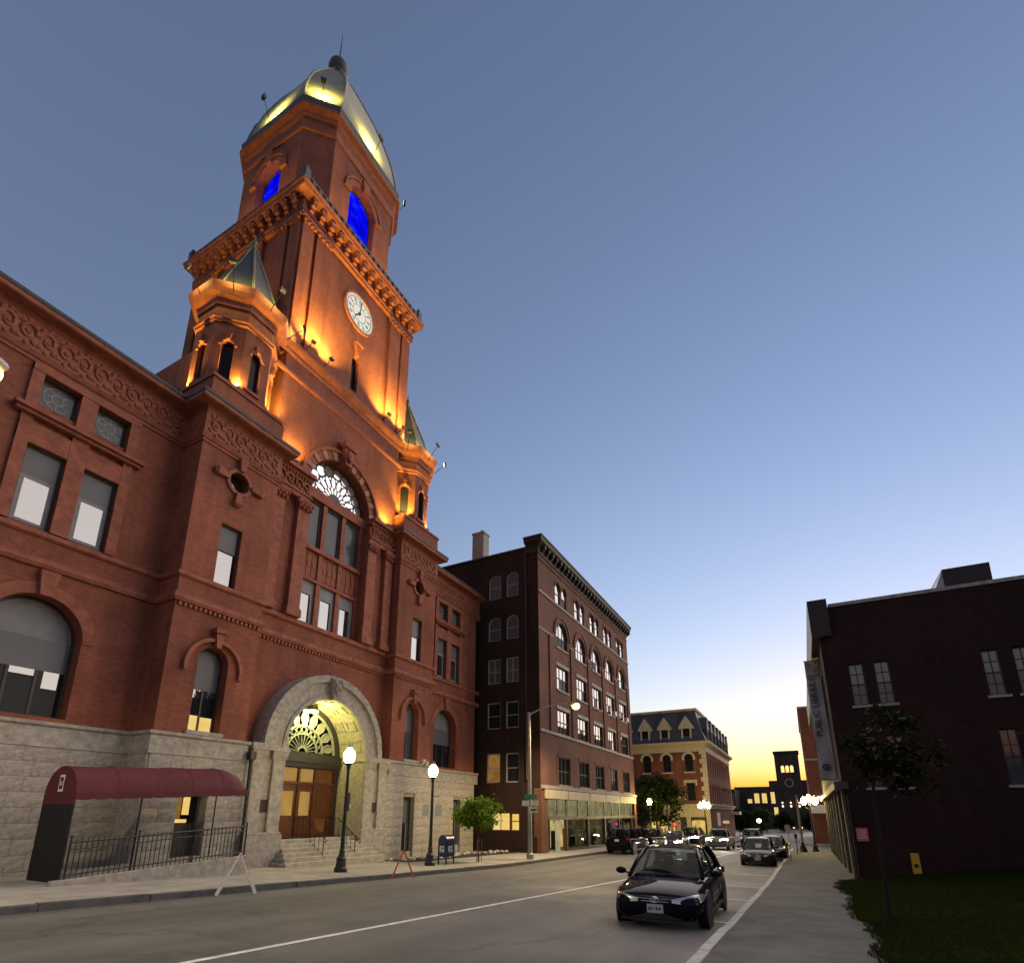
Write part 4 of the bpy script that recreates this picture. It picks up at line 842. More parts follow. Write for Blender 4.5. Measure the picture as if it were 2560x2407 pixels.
for bi, c in enumerate(BAY):
    for q in (-.68, .68):
        u = c + q; A = arch(u, 16.1, 17.4, .98, n=10)
        window(CB, TF, A, .05, [([(u - .42, 16.95), (u + .42, 16.95), (u + .42, 17.4)] + [(u + .42 * cos(PI * k / 8), 17.4 + .42 * sin(PI * k / 8)) for k in range(1, 8)] + [(u - .42, 17.4)], 'glass'), (rect(u - .42, u + .42, 16.18, 16.88), 'glass' if rgw.random() < .7 else 'glassdim')], 'frame', muntins=[(u - .44, u + .44, 16.88, 16.95)])
        put('arch_mould', MB().arcband(TF, (u, 17.4), .52, .64, 0, PI, 0, .06, 10), 'brick2', CB)
    A = arch(c, 12.5, 13.45, 2.3, n=14); ps = []
    def arcpane(u0, u1):
        pts = [(u0, 13.45)]; n = 6
        top = [(u0 + (u1 - u0) * k / n) for k in range(n + 1)]
        return [(u0, 13.42), (u1, 13.42)] + [(t, 13.42 + math.sqrt(max(.0001, 1.06 ** 2 - (t - c) ** 2))) for t in top[::-1]]
    for u0, u1 in ((c - 1.04, c - .4), (c - .34, c + .34), (c + .4, c + 1.04)): ps += [(arcpane(u0, u1), 'glass'), (rect(u0, u1, 12.58, 13.36), 'glass' if rgw.random() < .45 else 'glassdim')]
    window(CB, TF, A, .10, ps, 'frame', muntins=[(c - .4, c - .34, 12.5, 14.5), (c + .34, c + .4, 12.5, 14.5), (c - 1.1, c + 1.1, 13.36, 13.42)], sill=(c - 1.25, c + 1.25, 12.36, 12.5, .08, 'granite2'))
    put('arch_mould', MB().arcband(TF, (c, 13.45), 1.18, 1.5, 0, PI, 0, .05, 18).arcband(TF, (c, 13.45), 1.5, 1.68, 0, PI, 0, .11, 18), 'brick2', CB)
    for wi, (z0, z1) in enumerate(((9.1, 10.95), (5.72, 7.55), (1.98, 3.98))):
        ps = []; zm = (z0 + z1) / 2
        for j in range(3):
            u0 = c - 1.07 + .725 * j; u1 = u0 + .66
            up = 'glass' if wi < 2 else 'glassdim'; dn = 'glassdim' if rgw.random() < .6 or wi == 2 else 'glass'
            ps += [(rect(u0, u1, zm + .04, z1 - .08), up), (rect(u0, u1, z0 + .08, zm - .04), dn)]
        window(CB, TF, rect(c - 1.15, c + 1.15, z0, z1), .10, ps, 'frame', muntins=[(c - .41, c - .345, z0, z1), (c + .315, c + .38, z0, z1), (c - 1.1, c + 1.1, zm - .04, zm + .04)], sill=(c - 1.22, c + 1.22, z0 - .14, z0, .08, 'granite2'), hd=(c - 1.3, c + 1.3, z1, z1 + .28, .05, 'granite' if wi < 2 else 'brick2'))
# tall piers between bays
for x in [36.1] + [(a + b) / 2 for a, b in zip(BAY, BAY[1:])] + [56.6]: put('brick_pier', MB().box(x - .42, x + .42, DY - .10, DY + .02, 5.68, 12.98), 'brick2', CB)
for bi, bx, bz in ((3, .62, 9.1), (4, .55, 9.1)): put('window_air_conditioner', MB().box(BAY[bi] + bx - .3, BAY[bi] + bx + .3, DY - .35, DY, bz + .02, bz + .44), 'white', CB)
# side windows
for a, b in SW:
    for i, (z0, z1, ar) in enumerate(SZ):
        c = (a + b) / 2; zm = (z0 + z1) / 2 + (.25 if ar else 0); out = arch(c, z0, z1, b - a, rise=.55, n=10) if ar else rect(a, b, z0, z1)
        mt = 'glassdull' if ar or i == 2 else ('litdim' if (i == 4 and a > 18.5) else 'glassdim')
        top = ([(a + .09, zm), (b - .09, zm), (b - .09, z1)] + [(c + (b - a - .18) / 2 * cos(PI * k / 8), z1 + .46 * sin(PI * k / 8)) for k in range(1, 8)] + [(a + .09, z1)]) if ar else rect(a + .09, b - .09, zm, z1 - .09)
        window(CB, FX(DX0), out, .12, [(top, mt), (rect(a + .09, b - .09, z0 + .09, zm - .05), mt)], 'framewhite', .09, muntins=[(a, b, zm - .05, zm)] + ([(c - .025, c + .025, z0, z1)] if i == 2 else []))
window(CB, FX(DX0), rect(17.25, 19.42, -1.15, .05), .15, [(rect(18.75, 19.37, -1.1, .0), 'lit'), (rect(18.06, 18.7, -1.1, .0), 'lit'), (rect(17.3, 17.85, -.5, -.05), 'lit'), (rect(17.3, 17.85, -1.1, -.56), 'lit')], 'wood', .06, muntins=[(18.7, 18.75, -1.15, .05), (17.86, 18.05, -1.15, .05), (17.25, 17.9, -.56, -.5)])
put('downpipe', MB().tube([(DX0 - .09, 16.58, 19.3), (DX0 - .09, 16.6, 2.2)], .06, 8), 'frame', CB)
put('chimney', MB().box(DX0 + .15, DX0 + 1.0, 20.45, 21.5, 19.4, 22.0), 'granite2', CB)
put('chimney_cap', MB().box(DX0 + .1, DX0 + 1.05, 20.4, 21.55, 21.95, 22.08), 'granite2', CB)
put('chimney_pot', MB().lathe([(.07, 22.0), (.06, 22.5)], (DX0 + .6, 20.9, 0), 8), 'frame', CB)
put('side_plinth', MB().box(DX0 - .05, DX0 + .02, DY + .3, 25, -2.9, -1.5), 'brickdark', CB)
# shopfront
put('corner_pier', MB().box(DX0 - .012, DX0 + .95, DY - .04, DY + .5, -2.9, 1.62), 'brick2', CB); put('corner_pier', MB().box(DX1 - .7, DX1, DY - .04, DY + .5, -3.6, 1.62), 'brick2', CB)
fa = put('shop_fascia', MB().box(DX0 + .55, DX1 - .3, DY - .14, DY + .1, .98, 1.58), 'cream', CB)
for x in (38.6, 43.2, 47.4, 51.5): put('fascia_joint', MB().box(x - .03, x + .03, DY - .16, DY - .13, .98, 1.58), 'bronze', fa)
fm = MB(); xs = [34.9, 38.45, 43.0, 47.2, 51.4, 55.6]
for x in xs: fm.box(x - .11, x + .11, DY - .02, DY + .2, -3.5, .98)
fm.box(34.9, 56.7, DY - .03, DY + .2, -.45, -.2); fm.box(38.45, 56.7, DY, DY + .2, -3.5, -2.55); fm.box(34.9, 56.7, DY, DY + .2, .93, .98)
put('shopfront_frame', fm, 'frame', CB)
for i in range(5):
    a, b = xs[i] + .11, xs[i + 1] - .11; mid = (a + b) / 2
    for u0, u1 in ((a, mid - .05), (mid + .05, b)): put('transom_pane', MB().box(u0, u1, DY + .06, DY + .08, -.2, .93), 'shoptransom', CB)
    put('transom_mullion', MB().box(mid - .05, mid + .05, DY, DY + .14, -.2, .93), 'frame', CB)
    if i: put('shop_pane', MB().box(a, b, DY + .06, DY + .075, -2.55, -.45), 'shopglass', CB)
put('shop_door_recess', MB().box(34.95, 37.4, DY + .9, DY + 1.0, -2.9, -.45), 'frame', CB)
put('shop_door_pane', MB().box(37.45, 38.3, DY + .5, DY + .52, -2.6, -.5), 'shopdoor', CB)
put('shop_interior', MB().grid([[(x, DY + 3.0, -3.2), (x, DY + 3.0, -.3)] for x in (35, 40, 45, 50, 56.8)]), 'shopwall', CB)
put('shop_ceiling', MB().grid([[(x, DY + .3, -.25), (x, DY + 3.1, -.25)] for x in (35, 40, 45, 50, 56.8)]), 'cream', CB)
rgs = random.Random(11)
for i in range(16):
    x = rgs.uniform(38.8, 56); wd = rgs.uniform(.2, .7); h = rgs.uniform(.4, 1.5); y = DY + rgs.uniform(.5, 2.4)
    put('shop_display', MB().box(x - wd / 2, x + wd / 2, y, y + .25, gz(x, DY) + .1, gz(x, DY) + .1 + h), rgs.choice(['frame', 'bronze', 'framewhite', 'wood', 'orange', 'leafdark', 'blackplastic']), CB)
put('display_stand', MB().box(39.0, 39.3, DY + .4, DY + .6, -2.7, -1.1), 'orange', CB)
put('lit_sign', MB().box(43.6, 44.5, DY + .5, DY + .55, -2.1, -1.5), 'litpale', CB)
# ------------------------------------------------------------------ the mansard block across the side street
MX0, MX1, MY = 72.0, 96.5, 10.4
MN = thing('mansard_block', (MX0, MY, -3.4), 'brick corner block with dark mansard roof, white dormers and cream quoins', 'building')
win_y = [12.45, 15.2, 17.75, 20.4]; hs = []
for y in win_y: hs += [arch(y, 5.05, 6.85, 1.05, n=10), rect(y - .52, y + .52, 1.5, 3.7)]
TMX = FX(MX0)
put('side_wall', MB().wall(TMX, rect(MY, 27, 1.0, 8.3), hs, .3), 'brickfar', MN)
wx = [MX0 + 1.6 + i * 2.05 for i in range(11)]; hs = []
for x in wx: hs += [arch(x, 5.0, 6.85, .95, n=8), arch(x, 1.3, 3.3, .95, rise=.25, n=6)]
put('street_wall', MB().wall(FY(MY), rect(MX0 + .02, MX1, 1.0, 8.3), hs, .3), 'brickfar', MN)
put('core_wall', MB().box(MX0 + .3, MX1 - .1, MY + .3, 27, -4.2, 8.3), 'brickdark', MN)
for y in win_y:
    f = window(MN, TMX, arch(y, 5.05, 6.85, 1.05, n=10), .15, [(arch(y, 5.12, 6.85, .9, n=10), 'glassdim')], 'frame', sill=(y - .68, y + .68, 4.9, 5.05, .1, 'cream'))
    put('arch_hood', MB().arcband(TMX, (y, 6.75), .55, .82, R(-20), R(200), -.02, .1, 14), 'cream', MN)
    window(MN, TMX, rect(y - .52, y + .52, 1.5, 3.7), .15, [(rect(y - .45, y + .45, 1.56, 3.64), 'glassdim')], 'frame', hd=(y - .8, y + .8, 3.7, 4.05, .14, 'cream'))
    put('lintel_ear', MB().slab(TMX, rect(y - .8, y - .6, 3.35, 3.7), -.02, .12).slab(TMX, rect(y + .6, y + .8, 3.35, 3.7), -.02, .12), 'cream', MN)
for x in wx:
    window(MN, FY(MY), arch(x, 5.0, 6.85, .95, n=8), .15, [(arch(x, 5.06, 6.85, .8, n=8), 'glassdim')], 'frame', sill=(x - .6, x + .6, 4.86, 5.0, .1, 'terra'))
    put('arch_hood', MB().arcband(FY(MY), (x, 6.8), .5, .72, R(-15), R(195), -.02, .1, 10), 'terra', MN)
    window(MN, FY(MY), arch(x, 1.3, 3.3, .95, rise=.25, n=6), .15, [(arch(x, 1.36, 3.3, .8, rise=.2, n=6), 'glassdim')], 'frame', sill=(x - .6, x + .6, 1.16, 1.3, .1, 'terra'))
    put('arch_hood', MB().arcband(FY(MY), (x, 3.0), .62, .8, R(25), R(155), -.02, .1, 8), 'terra', MN)
for i in range(13): h = .56; L = .75 if i % 2 else .48; put('quoin', MB().box(MX0 - .06, MX0 + L * .6, MY - .06, MY + L, 1.02 + i * h, 1.02 + i * h + h - .03), 'cream', MN)
mp = [(MX0, 27), (MX0, MY), (MX1, MY)]
put('eaves_cornice', MB().sweep(mp, [(-.2, 7.55), (.08, 7.55), (.08, 8.2), (.2, 8.3), (.6, 8.5), (.66, 8.6), (.66, 8.78), (-.2, 8.86)]), 'cream', MN)
def mloop(o, z): return [(MX0 + o, MY + o, z), (MX1 - o, MY + o, z), (MX1 - o, 27 - o, z), (MX0 + o, 27 - o, z)]
put('mansard_roof', MB().ring([mloop(-.3, 8.8), mloop(.25, 10.2), mloop(.75, 12.0), mloop(.95, 12.95)]), 'slate', MN)
put('roof_curb', MB().sweep([(MX0 + .9, 26), (MX0 + .9, MY + .9), (MX1 - .9, MY + .9)], [(-.3, 12.9), (.12, 12.9), (.22, 13.05), (.22, 13.2), (-.3, 13.25)]), 'cream', MN)
for i, y in enumerate(win_y):
    d_ = put('dormer', MB().slab(TMX, [(y - .62, 8.95), (y - .42, 8.95), (y - .42, 10.7), (y + .42, 10.7), (y + .42, 8.95), (y + .62, 8.95), (y + .62, 10.75), (y - .62, 10.75)], -.6, .12), 'cream', MN)
    put('gable', MB().slab(TMX, [(y - .95, 10.5), (y + .95, 10.5), (y + .9, 10.75), (y, 12.15), (y - .9, 10.75)], -1.0, .2), 'cream', d_)
    put('pane', MB().slab(TMX, arch(y, 8.95, 10.3, .86, n=8), -.2, .02), 'glassdim', d_); put('cheek', MB().slab(TMX, rect(y - .6, y + .6, 8.95, 10.7), -1.0, -.2), 'slate', d_)
for x in [MX0 + 2.4 + i * 3.4 for i in range(7)]:
    T = FY(MY); d_ = put('dormer', MB().slab(T, [(x - .62, 8.95), (x - .42, 8.95), (x - .42, 10.7), (x + .42, 10.7), (x + .42, 8.95), (x + .62, 8.95), (x + .62, 10.75), (x - .62, 10.75)], -.8, .25), 'slate', MN)
    put('gable', MB().slab(T, [(x - .95, 10.5), (x + .95, 10.5), (x + .9, 10.75), (x, 12.15), (x - .9, 10.75)], -1.0, .3), 'slate', d_); put('pane', MB().slab(T, arch(x, 8.95, 10.3, .86, n=8), -.2, .1), 'glassdim', d_)
put('shop_cornice', MB().sweep(mp, [(-.2, .55), (.15, .55), (.2, .75), (.4, .95), (.4, 1.08), (-.2, 1.12)]), 'cream', MN)
put('shop_frieze', MB().box(MX0 - .1, MX0 + .3, MY + .02, 26, -.45, .55), 'cream', MN)
sp = [MY + .25, 13.0, 14.3, 15.3, 18.0, 19.2, 20.4, 23]
for y in sp: put('shop_pilaster', MB().box(MX0 - .18, MX0 + .3, y - .25, y + .25, -4.0, .55), 'cream', MN)
for a, b, mt in ((10.9, 12.75, 'shopbright'), (13.25, 14.05, 'frame'), (14.55, 15.05, 'litpale'), (15.55, 17.75, 'shopbright'), (18.25, 18.95, 'frame'), (19.45, 20.15, 'shopwall')):
    f = put('shop_window', MB().wall(FX(MX0 - .02), rect(a, b, -3.1, -.5), [arch((a + b) / 2, -2.9, -.95 if b - a > 1 else -.75, b - a - .16, rise=.15, n=8)], .15, True), 'frame', MN); put('pane', MB().box(MX0 + .06, MX0 + .08, a + .05, b - .05, -3.0, -.55), mt, f)
    if b - a > 1.5:
        sk_ = MB()
        for q in range(9): u = a + .12 + q * (b - a - .3) / 9; sk_.box(MX0 + .02, MX0 + .05, u, u + (b - a) / 10, -2.9, -2.3 + random.uniform(0, .9))
        put('window_display', sk_, 'framewhite', f)
put('stall_riser', MB().box(MX0 - .1, MX0 + .3, MY + .02, 26, -4.1, -3.1), 'cream', MN)
put('street_shop_wall', MB().box(MX0 + .02, MX1, MY + .0, MY + .35, -4.3, 1.0), 'brickfar', MN)
put('wall_notice', MB().box(MX0 + 5.5, MX0 + 8, MY - .06, MY, -1.6, .1), 'signwhite', MN)
put('side_awning', MB().box(MX1 - 3.5, MX1 - .5, MY - 1.2, MY, -.2, .25), 'signwhite', MN)
# ------------------------------------------------------------------ dark towered building closing the street
FXX = 150.0
TB_ = thing('towered_building', (FXX, 4, -4.3), 'dark building with square bell tower and orange lit windows closing the street', 'building')
TT_ = FX(FXX); h3 = [arch(q, 9.6, 10.9, .72, n=8) for q in (1.95, 2.95, 3.95)]
lit = [(9.6, 10.6, 2.2, 3.2), (11.3, 12.5, .9, 3.3), (8.0, 9.0, 2.2, 4.3)]
put('tower_wall', MB().wall(TT_, [(.35, -4.5), (5.55, -4.5), (5.55, 14.6), (.2, 14.6)], h3, .5), 'schooldark', TB_)
put('tower_side', MB().box(FXX + .5, FXX + 6, .4, 5.5, -4.5, 9.3), 'schooldark', TB_); put('tower_side', MB().box(FXX + .5, FXX + 6, .4, 5.5, 11.8, 14.6), 'schooldark', TB_)
for y in (.5, 5.1): put('tower_corner', MB().box(FXX + 5.4, FXX + 6, y - .1, y + .5, 9, 12), 'schooldark', TB_)
put('tower_cornice', MB().box(FXX - .25, FXX + 6.2, .0, 5.75, 14.2, 14.75), 'schooldark', TB_)
put('clock_ring', MB().arcband(TT_, (2.9, 7.1), .75, 1.0, 0, 2 * PI, 0, .15, 18), 'granite2', TB_)
put('nave_wall', MB().box(FXX + .1, FXX + 14, -3, 7.4, -4.5, 7.7), 'schooldark', TB_); put('wing_wall', MB().box(FXX + .3, FXX + 14, 7.4, 15.5, -4.5, 6.35), 'schooldark', TB_)
for a, b, z0, z1, mt in ((6.4, 7.3, 2.3, 5.0, 'lit'), (6.0, 6.9, -.8, 1.4, 'lit'), (5.7, 6.6, -3.4, -1.6, 'lit'), (8.2, 9.3, 2.4, 4.7, 'lit'), (9.9, 11.0, 2.4, 4.7, 'lit'), (11.6, 12.6, 2.4, 3.4, 'litpale'), (8.3, 9.2, -.6, 1.2, 'glassdim'), (10, 10.9, -.6, 1.2, 'glassdim'), (11.7, 12.6, -.6, 1.2, 'glassdim')):
    f = put('window', MB().wall(FX(FXX - .02), rect(a - .1, b + .1, z0 - .1, z1 + .1), [rect(a, b, z0, z1)], .1, True), 'frame', TB_); put('pane', MB().box(FXX + .0, FXX + .05, a, b, z0, z1), mt, f)
for z in (2.1, -3.6):
    for y in (4.9, 3.1, 1.3): f = put('wall_lamp', MB().box(FXX - .35, FXX, y - .12, y + .12, z - .12, z + .12), 'darkmetal', TB_); put('lamp_bulb', MB().sphere((FXX - .4, y, z + .35), .2, .2, .2, 8, 5).sphere((FXX - .4, y, z - .45), .22, .22, .3, 8, 5), 'smalllamp', f)
LB = thing('low_block', (FXX - 12, 14, -4.3), 'low dark block with tall pale windows beside the towered building', 'building')
put('wall', MB().box(FXX - 12, FXX, 14.2, 22, -4.5, 5.4), 'schooldark', LB)
for z0, z1, mt in ((.9, 4.2, 'glass'), (-2.6, .2, 'glassdull')): f = put('window', MB().box(FXX - 12.1, FXX - 11.98, 14.5, 15.6, z0 - .1, z1 + .1), 'framewhite', LB); put('pane', MB().box(FXX - 12.14, FXX - 12.1, 14.6, 15.5, z0, z1), mt, f)
# ------------------------------------------------------------------ brick block beyond the library
RB = thing('corner_brick_block', (76, -.6, -3.4), 'plain red brick block beyond the library with white shop awning', 'building')
put('side_wall', MB().box(76, 76.4, -16, -.55, -4, 12.6), 'brickfar', RB); put('street_wall', MB().box(76.4, 100, -16, -.57, -4, 12.55), 'brickfar', RB)
put('coping', MB().box(75.85, 100, -16.2, -.45, 12.6, 12.85), 'granite2', RB)
put('shop_awning', MB().ring([[(74.9, -2.6, .0), (76, -2.6, .0), (76, -2.6, .95)], [(74.9, -.5, .0), (76, -.5, .0), (76, -.5, .95)]]), 'awninglit', RB)
put('string_course', MB().box(75.92, 76, -16, -.5, 6.2, 6.4), 'granite2', RB)
f = put('window', MB().box(75.93, 76.0, -3.0, -1.9, 1.4, 3.6), 'frame', RB); put('pane', MB().box(75.9, 75.93, -2.9, -2.0, 1.5, 3.5), 'glassdull', f)
put('wall_lamp', MB().box(75.7, 76, -1.9, -1.3, 1.6, 1.95), 'smalllamp', RB)
# ------------------------------------------------------------------ the library
LX, LY = 26.4, -1.42
LI = thing('library', (LX, LY, -2.6), 'shade-darkened brick library with projecting street cornice and hanging banner', 'building')
ll = [(-2.85, -2.30), (-3.76, -3.21), (-7.28, -6.73), (-8.22, -7.67), (-11.8, -11.25), (-12.75, -12.2)]; hs = []
for a, b in ll: hs += [rect(a, b, 4.32, 6.12), rect(a, b, 1.0, 3.05)]
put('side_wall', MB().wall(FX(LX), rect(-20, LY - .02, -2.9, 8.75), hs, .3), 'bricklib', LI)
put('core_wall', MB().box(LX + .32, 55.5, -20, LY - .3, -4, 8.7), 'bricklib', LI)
for a, b in ll:
    for z0, z1 in ((4.32, 6.12), (1.0, 3.05)):
        zm = (z0 + z1) / 2; c = (a + b) / 2
        window(LI, FX(LX), rect(a, b, z0, z1), .1, [(rect(a + .05, b - .05, zm + .03, z1 - .05), 'glasslib'), (rect(a + .05, b - .05, z0 + .05, zm - .03), 'glasslib2')], 'frame', .05, muntins=[(a, b, zm - .03, zm + .03), (c - .015, c + .015, z0, z1), (a, b, zm + .42, zm + .45), (a, b, zm - .45, zm - .42)], sill=(a - .08, b + .08, z0 - .1, z0, .06, 'granite2'))
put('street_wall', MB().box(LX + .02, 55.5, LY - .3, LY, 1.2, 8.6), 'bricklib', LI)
put('roof_edge', MB().box(LX - .06, LX + .3, -20, LY - .5, 8.75, 8.9), 'granite', LI)
put('street_cornice', MB().sweep([(LX - .02, LY - .45), (LX - .02, LY), (55.5, LY)], [(-.3, 7.4), (.06, 7.4), (.1, 7.9), (.3, 8.3), (.42, 8.5), (.42, 8.9), (.46, 9.02), (-.3, 9.08)]), 'darktrim', LI)
put('penthouse', MB().ring([[(29, -6.72, 8.7), (29, -8.35, 8.7), (32, -8.35, 8.7), (32, -6.72, 8.7)], [(29, -6.72, 10.62), (29, -8.4, 10.62), (32, -8.4, 10.62), (32, -6.72, 10.62)]]), 'darktrim', LI)
put('penthouse_cheek', MB().ring([[(29.01, -5.95, 8.8), (29.01, -6.71, 8.8), (29.01, -6.71, 10.55)], [(31.9, -5.95, 8.8), (31.9, -6.71, 8.8), (31.9, -6.71, 10.55)]]), 'framewhite', LI)
put('roof_vent', MB().lathe([(.5, 8.75), (.5, 9.0), (.35, 9.18), (.1, 9.24)], (28.6, -4.35, .35), 14), 'framegrey', LI)
for i in range(8):
    x = LX + .35 + i * 3.6; put('shop_pier', MB().box(x, x + .6, LY - .25, LY + .05, -4.2, .95), 'pierdark', LI)
    if i < 7: f = put('ground_window', MB().box(x + .62, x + 3.58, LY - .28, LY - .2, -4.0, .7), 'frame', LI); put('pane', MB().box(x + .8, x + 3.4, LY - .2, LY - .17, -2.6 - .02 * i * 3, .5), 'glassdim', f)
put('ground_cornice', MB().sweep([(LX - .02, LY - .2), (LX - .02, LY), (55.5, LY)], [(-.3, .95), (.05, .95), (.08, 1.05), (.16, 1.12), (.16, 1.2), (-.3, 1.25)]), 'frame', LI)
for i in range(9): x = LX + 2 + i * 3.1; f = put('street_window', MB().box(x, x + 1.1, LY - .02, LY + .03, 4.2, 6.3), 'frame', LI); put('pane', MB().box(x + .1, x + 1.0, LY + .03, LY + .05, 4.3, 6.2), 'glassdim', f)
put('downpipe', MB().tube([(LX - .1, LY - .12, .7), (LX - .1, LY - .12, -2.5)], .045, 8), 'blackplastic', LI)
bl = thing('library_banner', (30, -1.1, 1.6), 'tall pale vertical banner reading PUBLIC LIBRARY hung off the library front', 'banner')
put('banner_cloth', MB().grid([[(30 + .04 * sin(v * 1.7 + u * 3), -1.40 + .62 * u, 1.55 + v * 5.75 / 12) for u in (0, .25, .5, .75, 1)] for v in range(13)]), 'banner', bl)
TBn = lambda u, v, n: (29.93 - n, -u, v)
text('banner_lettering', 'PUBLIC LIBRARY', .40, 'bannertext', bl, TBn, 1.02, 5.0, .03, PI / 2)
put('banner_emblem', MB().arcband(TBn, (1.08, 2.1), .1, .16, 0, 2 * PI, .02, .03, 12).arcband(TBn, (1.08, 2.1), .0, .05, 0, 2 * PI, .02, .03, 8), 'bannertext', bl)
put('banner_photo', MB().slab(TBn, [(.82, 6.45), (1.34, 6.45), (1.36, 7.2), (.82, 7.2)], .02, .03), 'bannerphoto', bl)
for z in (1.53, 7.32): put('bracket_arm', MB().tube([(30, LY + .02, z), (30, -.74, z)], .02, 6), 'darkmetal', bl)
nt_ = thing('notice_board', (LX, -1.85, -1.05), 'small pink notice fixed to the library wall near its corner', 'sign'); put('notice_panel', MB().box(LX - .04, LX - .005, -2.04, -1.64, -1.06, -.56), 'pink', nt_)
for q in range(4): put('notice_line', MB().box(LX - .045, LX - .04, -1.98, -1.70, -.68 - q * .09, -.645 - q * .09), 'signwhite', nt_)
yb = thing('utility_box', (LX, -3.4, -2.3), 'yellow upright utility box on the library wall above the grass', 'box'); put('box_body', MB().box(LX - .16, LX - .01, -3.55, -3.28, -2.25, -1.46), 'yellow', yb, bevel=.02); put('box_dial', MB().lathe([(.07, 0), (.07, .02)], (0, 0, 0), 12), 'blackplastic', yb)
yb.children[-1].rotation_euler = (0, -PI / 2, 0); yb.children[-1].location = Vector((LX - .155, -3.41, -1.9)) - WL[yb]; yb.children[-1].data.transform(Matrix.Translation(WL[yb]))
# ------------------------------------------------------------------ street lamps
def lamp_post(name, loc, label, heads=1, signs=0, power=150, group=None, h=4.55):
    t = thing(name, loc, label, 'street lamp', group, local=True, rz=PI / 2 if heads > 1 else 0)
    put('base', MB().lathe([(.24, 0), (.24, .12), (.20, .18), (.17, .38), (.19, .44), (.13, .52), (.10, .66), (.11, .72), (.085, .78)], n=12), 'darkmetal', t)
    put('post', MB().lathe([(.085, .75), (.07, 1.2), (.058, h - .95), (.075, h - .93), (.075, h - .85), (.05, h - .8)], n=12), 'darkmetal', t, smooth=False)
    hs = [(0, 0, h - .82)] if heads == 1 else [(0, 0, h - .75), (-.42, 0, h - .95), (.42, 0, h - .95)]
    if heads > 1: put('cross_arm', MB().tube([(-.42, 0, h - .98), (-.3, 0, h - 1.12), (0, 0, h - 1.15), (.3, 0, h - 1.12), (.42, 0, h - .98)], .025, 6), 'darkmetal', t)
    for x, y, z in hs:
        put('globe_collar', MB().lathe([(.06, 0), (.13, .05), (.14, .10), (.10, .12)], (x, y, z), 12), 'darkmetal', t)
        g = put('globe', MB().lathe([(.11, .10), (.185, .20), (.215, .34), (.20, .48), (.14, .58), (.085, .64), (.09, .67)], (x, y, z), 14), 'globefar' if heads > 1 or power == 120 else 'globe', t, smooth=True)
        put('globe_finial', MB().lathe([(.09, .67), (.07, .71), (.025, .74), (.02, .84)], (x, y, z), 8), 'globefinial', g)
    if signs:
        put('banner_arm', MB().tube([(-.02, -.04, 2.95), (.12, -.30, 2.97)], .015, 6), 'darkmetal', t)
        put('parking_sign', MB().obox((.14, -.26, 2.36), .30, .02, .48, Matrix.Rotation(R(-62), 3, 'Z')), 'signwhite', t)
        put('parking_sign', MB().obox((-.13, .24, 2.36), .30, .02, .48, Matrix.Rotation(R(-62), 3, 'Z')), 'signwhite', t)
    return t
L1 = lamp_post('street_lamp', (15.45, 15.0, gz(15.45, 15) + .14), 'black globe street lamp in front of the portal steps')
put('outlet_box', MB().box(.05, .13, -.06, .06, 2.1, 2.75), 'darkmetal', L1); put('meter_dial', MB().sphere((.15, -.05, 2.25), .05, .05, .11, 8, 5), 'signwhite', L1)
lamp_post('street_lamp', (20.9, 15.05, gz(20.9, 15) + .14), 'black globe street lamp with parking signs beside the blue mailbox', signs=1)
lamp_post('street_lamp', (57.6, 14.2, gz(57.6, 14) + .14), 'globe street lamp at the far end of the shopfront', power=120)
lamp_post('triple_street_lamp', (63.5, 9.75, gz(63.5, 10) + .06), 'three-globe street lamp before the mansard block', heads=3)
lamp_post('triple_street_lamp', (52.6, -.28, gz(52.6, 0) + .14), 'three-globe street lamp on the pavement past the library', heads=3)
def cobra(name, loc, h, arm, label, dirv, power):
    t = thing(name, loc, label, 'street light', local=True); dx, dy = dirv
    put('pole_shaft', MB().lathe([(.20, 0), (.20, .25), (.13, .35), (.12, 1), (.085, h)], n=12), 'pole', t, smooth=False)
    put('arm', MB().tube([(0, 0, h - .15), (dx * arm * .35, dy * arm * .35, h + .35), (dx * arm * .75, dy * arm * .75, h + .62), (dx * arm, dy * arm, h + .66)], [.05, .042, .036, .03], 8), 'pole', t)
    c = Vector((dx * (arm + .3), dy * (arm + .3), h + .66)); rot = Matrix.Rotation(math.atan2(dy, dx), 3, 'Z')
    hd_ = put('lamp_head', MB().obox(c, .75, .28, .16, rot), 'pole', t, bevel=.06)
    ln = MB(); ln.sphere((c.x + .08 * dx, c.y + .08 * dy, c.z - .13), .24, .24, .2, 12, 8); put('lens', ln, 'cobra', hd_)
    lamp('street_light_beam', 'SPOT', (c.x + .08 * dx, c.y + .08 * dy, c.z - .42), power, (1, .74, .36), t, .15, 158, (c.x + .08 * dx, c.y + .08 * dy, -5), .5)
    return t
PO = cobra('street_light_pole', (28.4, 13.75, gz(28.4, 13.8) + .14), 8.15, 2.6, 'tall grey street light pole with street name signs by the dark side wall', (.70, -.72), 4200)
for z, wd, mt, ang, q in ((3.35, .75, 'green', -25, 0), (3.30, .75, 'green', -70, .02), (2.98, .42, 'signwhite', -55, -.26), (2.98, .40, 'signwhite', -55, .26), (2.62, .48, 'signwhite', -55, .16)):
    rz = Matrix.Rotation(R(ang - 10), 3, 'Z'); put('name_sign' if mt == 'green' else 'traffic_sign', MB().obox(Vector((-.1, -.1, z)) + rz @ Vector((q, 0, 0)), wd, .02, .22 if mt == 'green' else .30, rz), mt, PO)
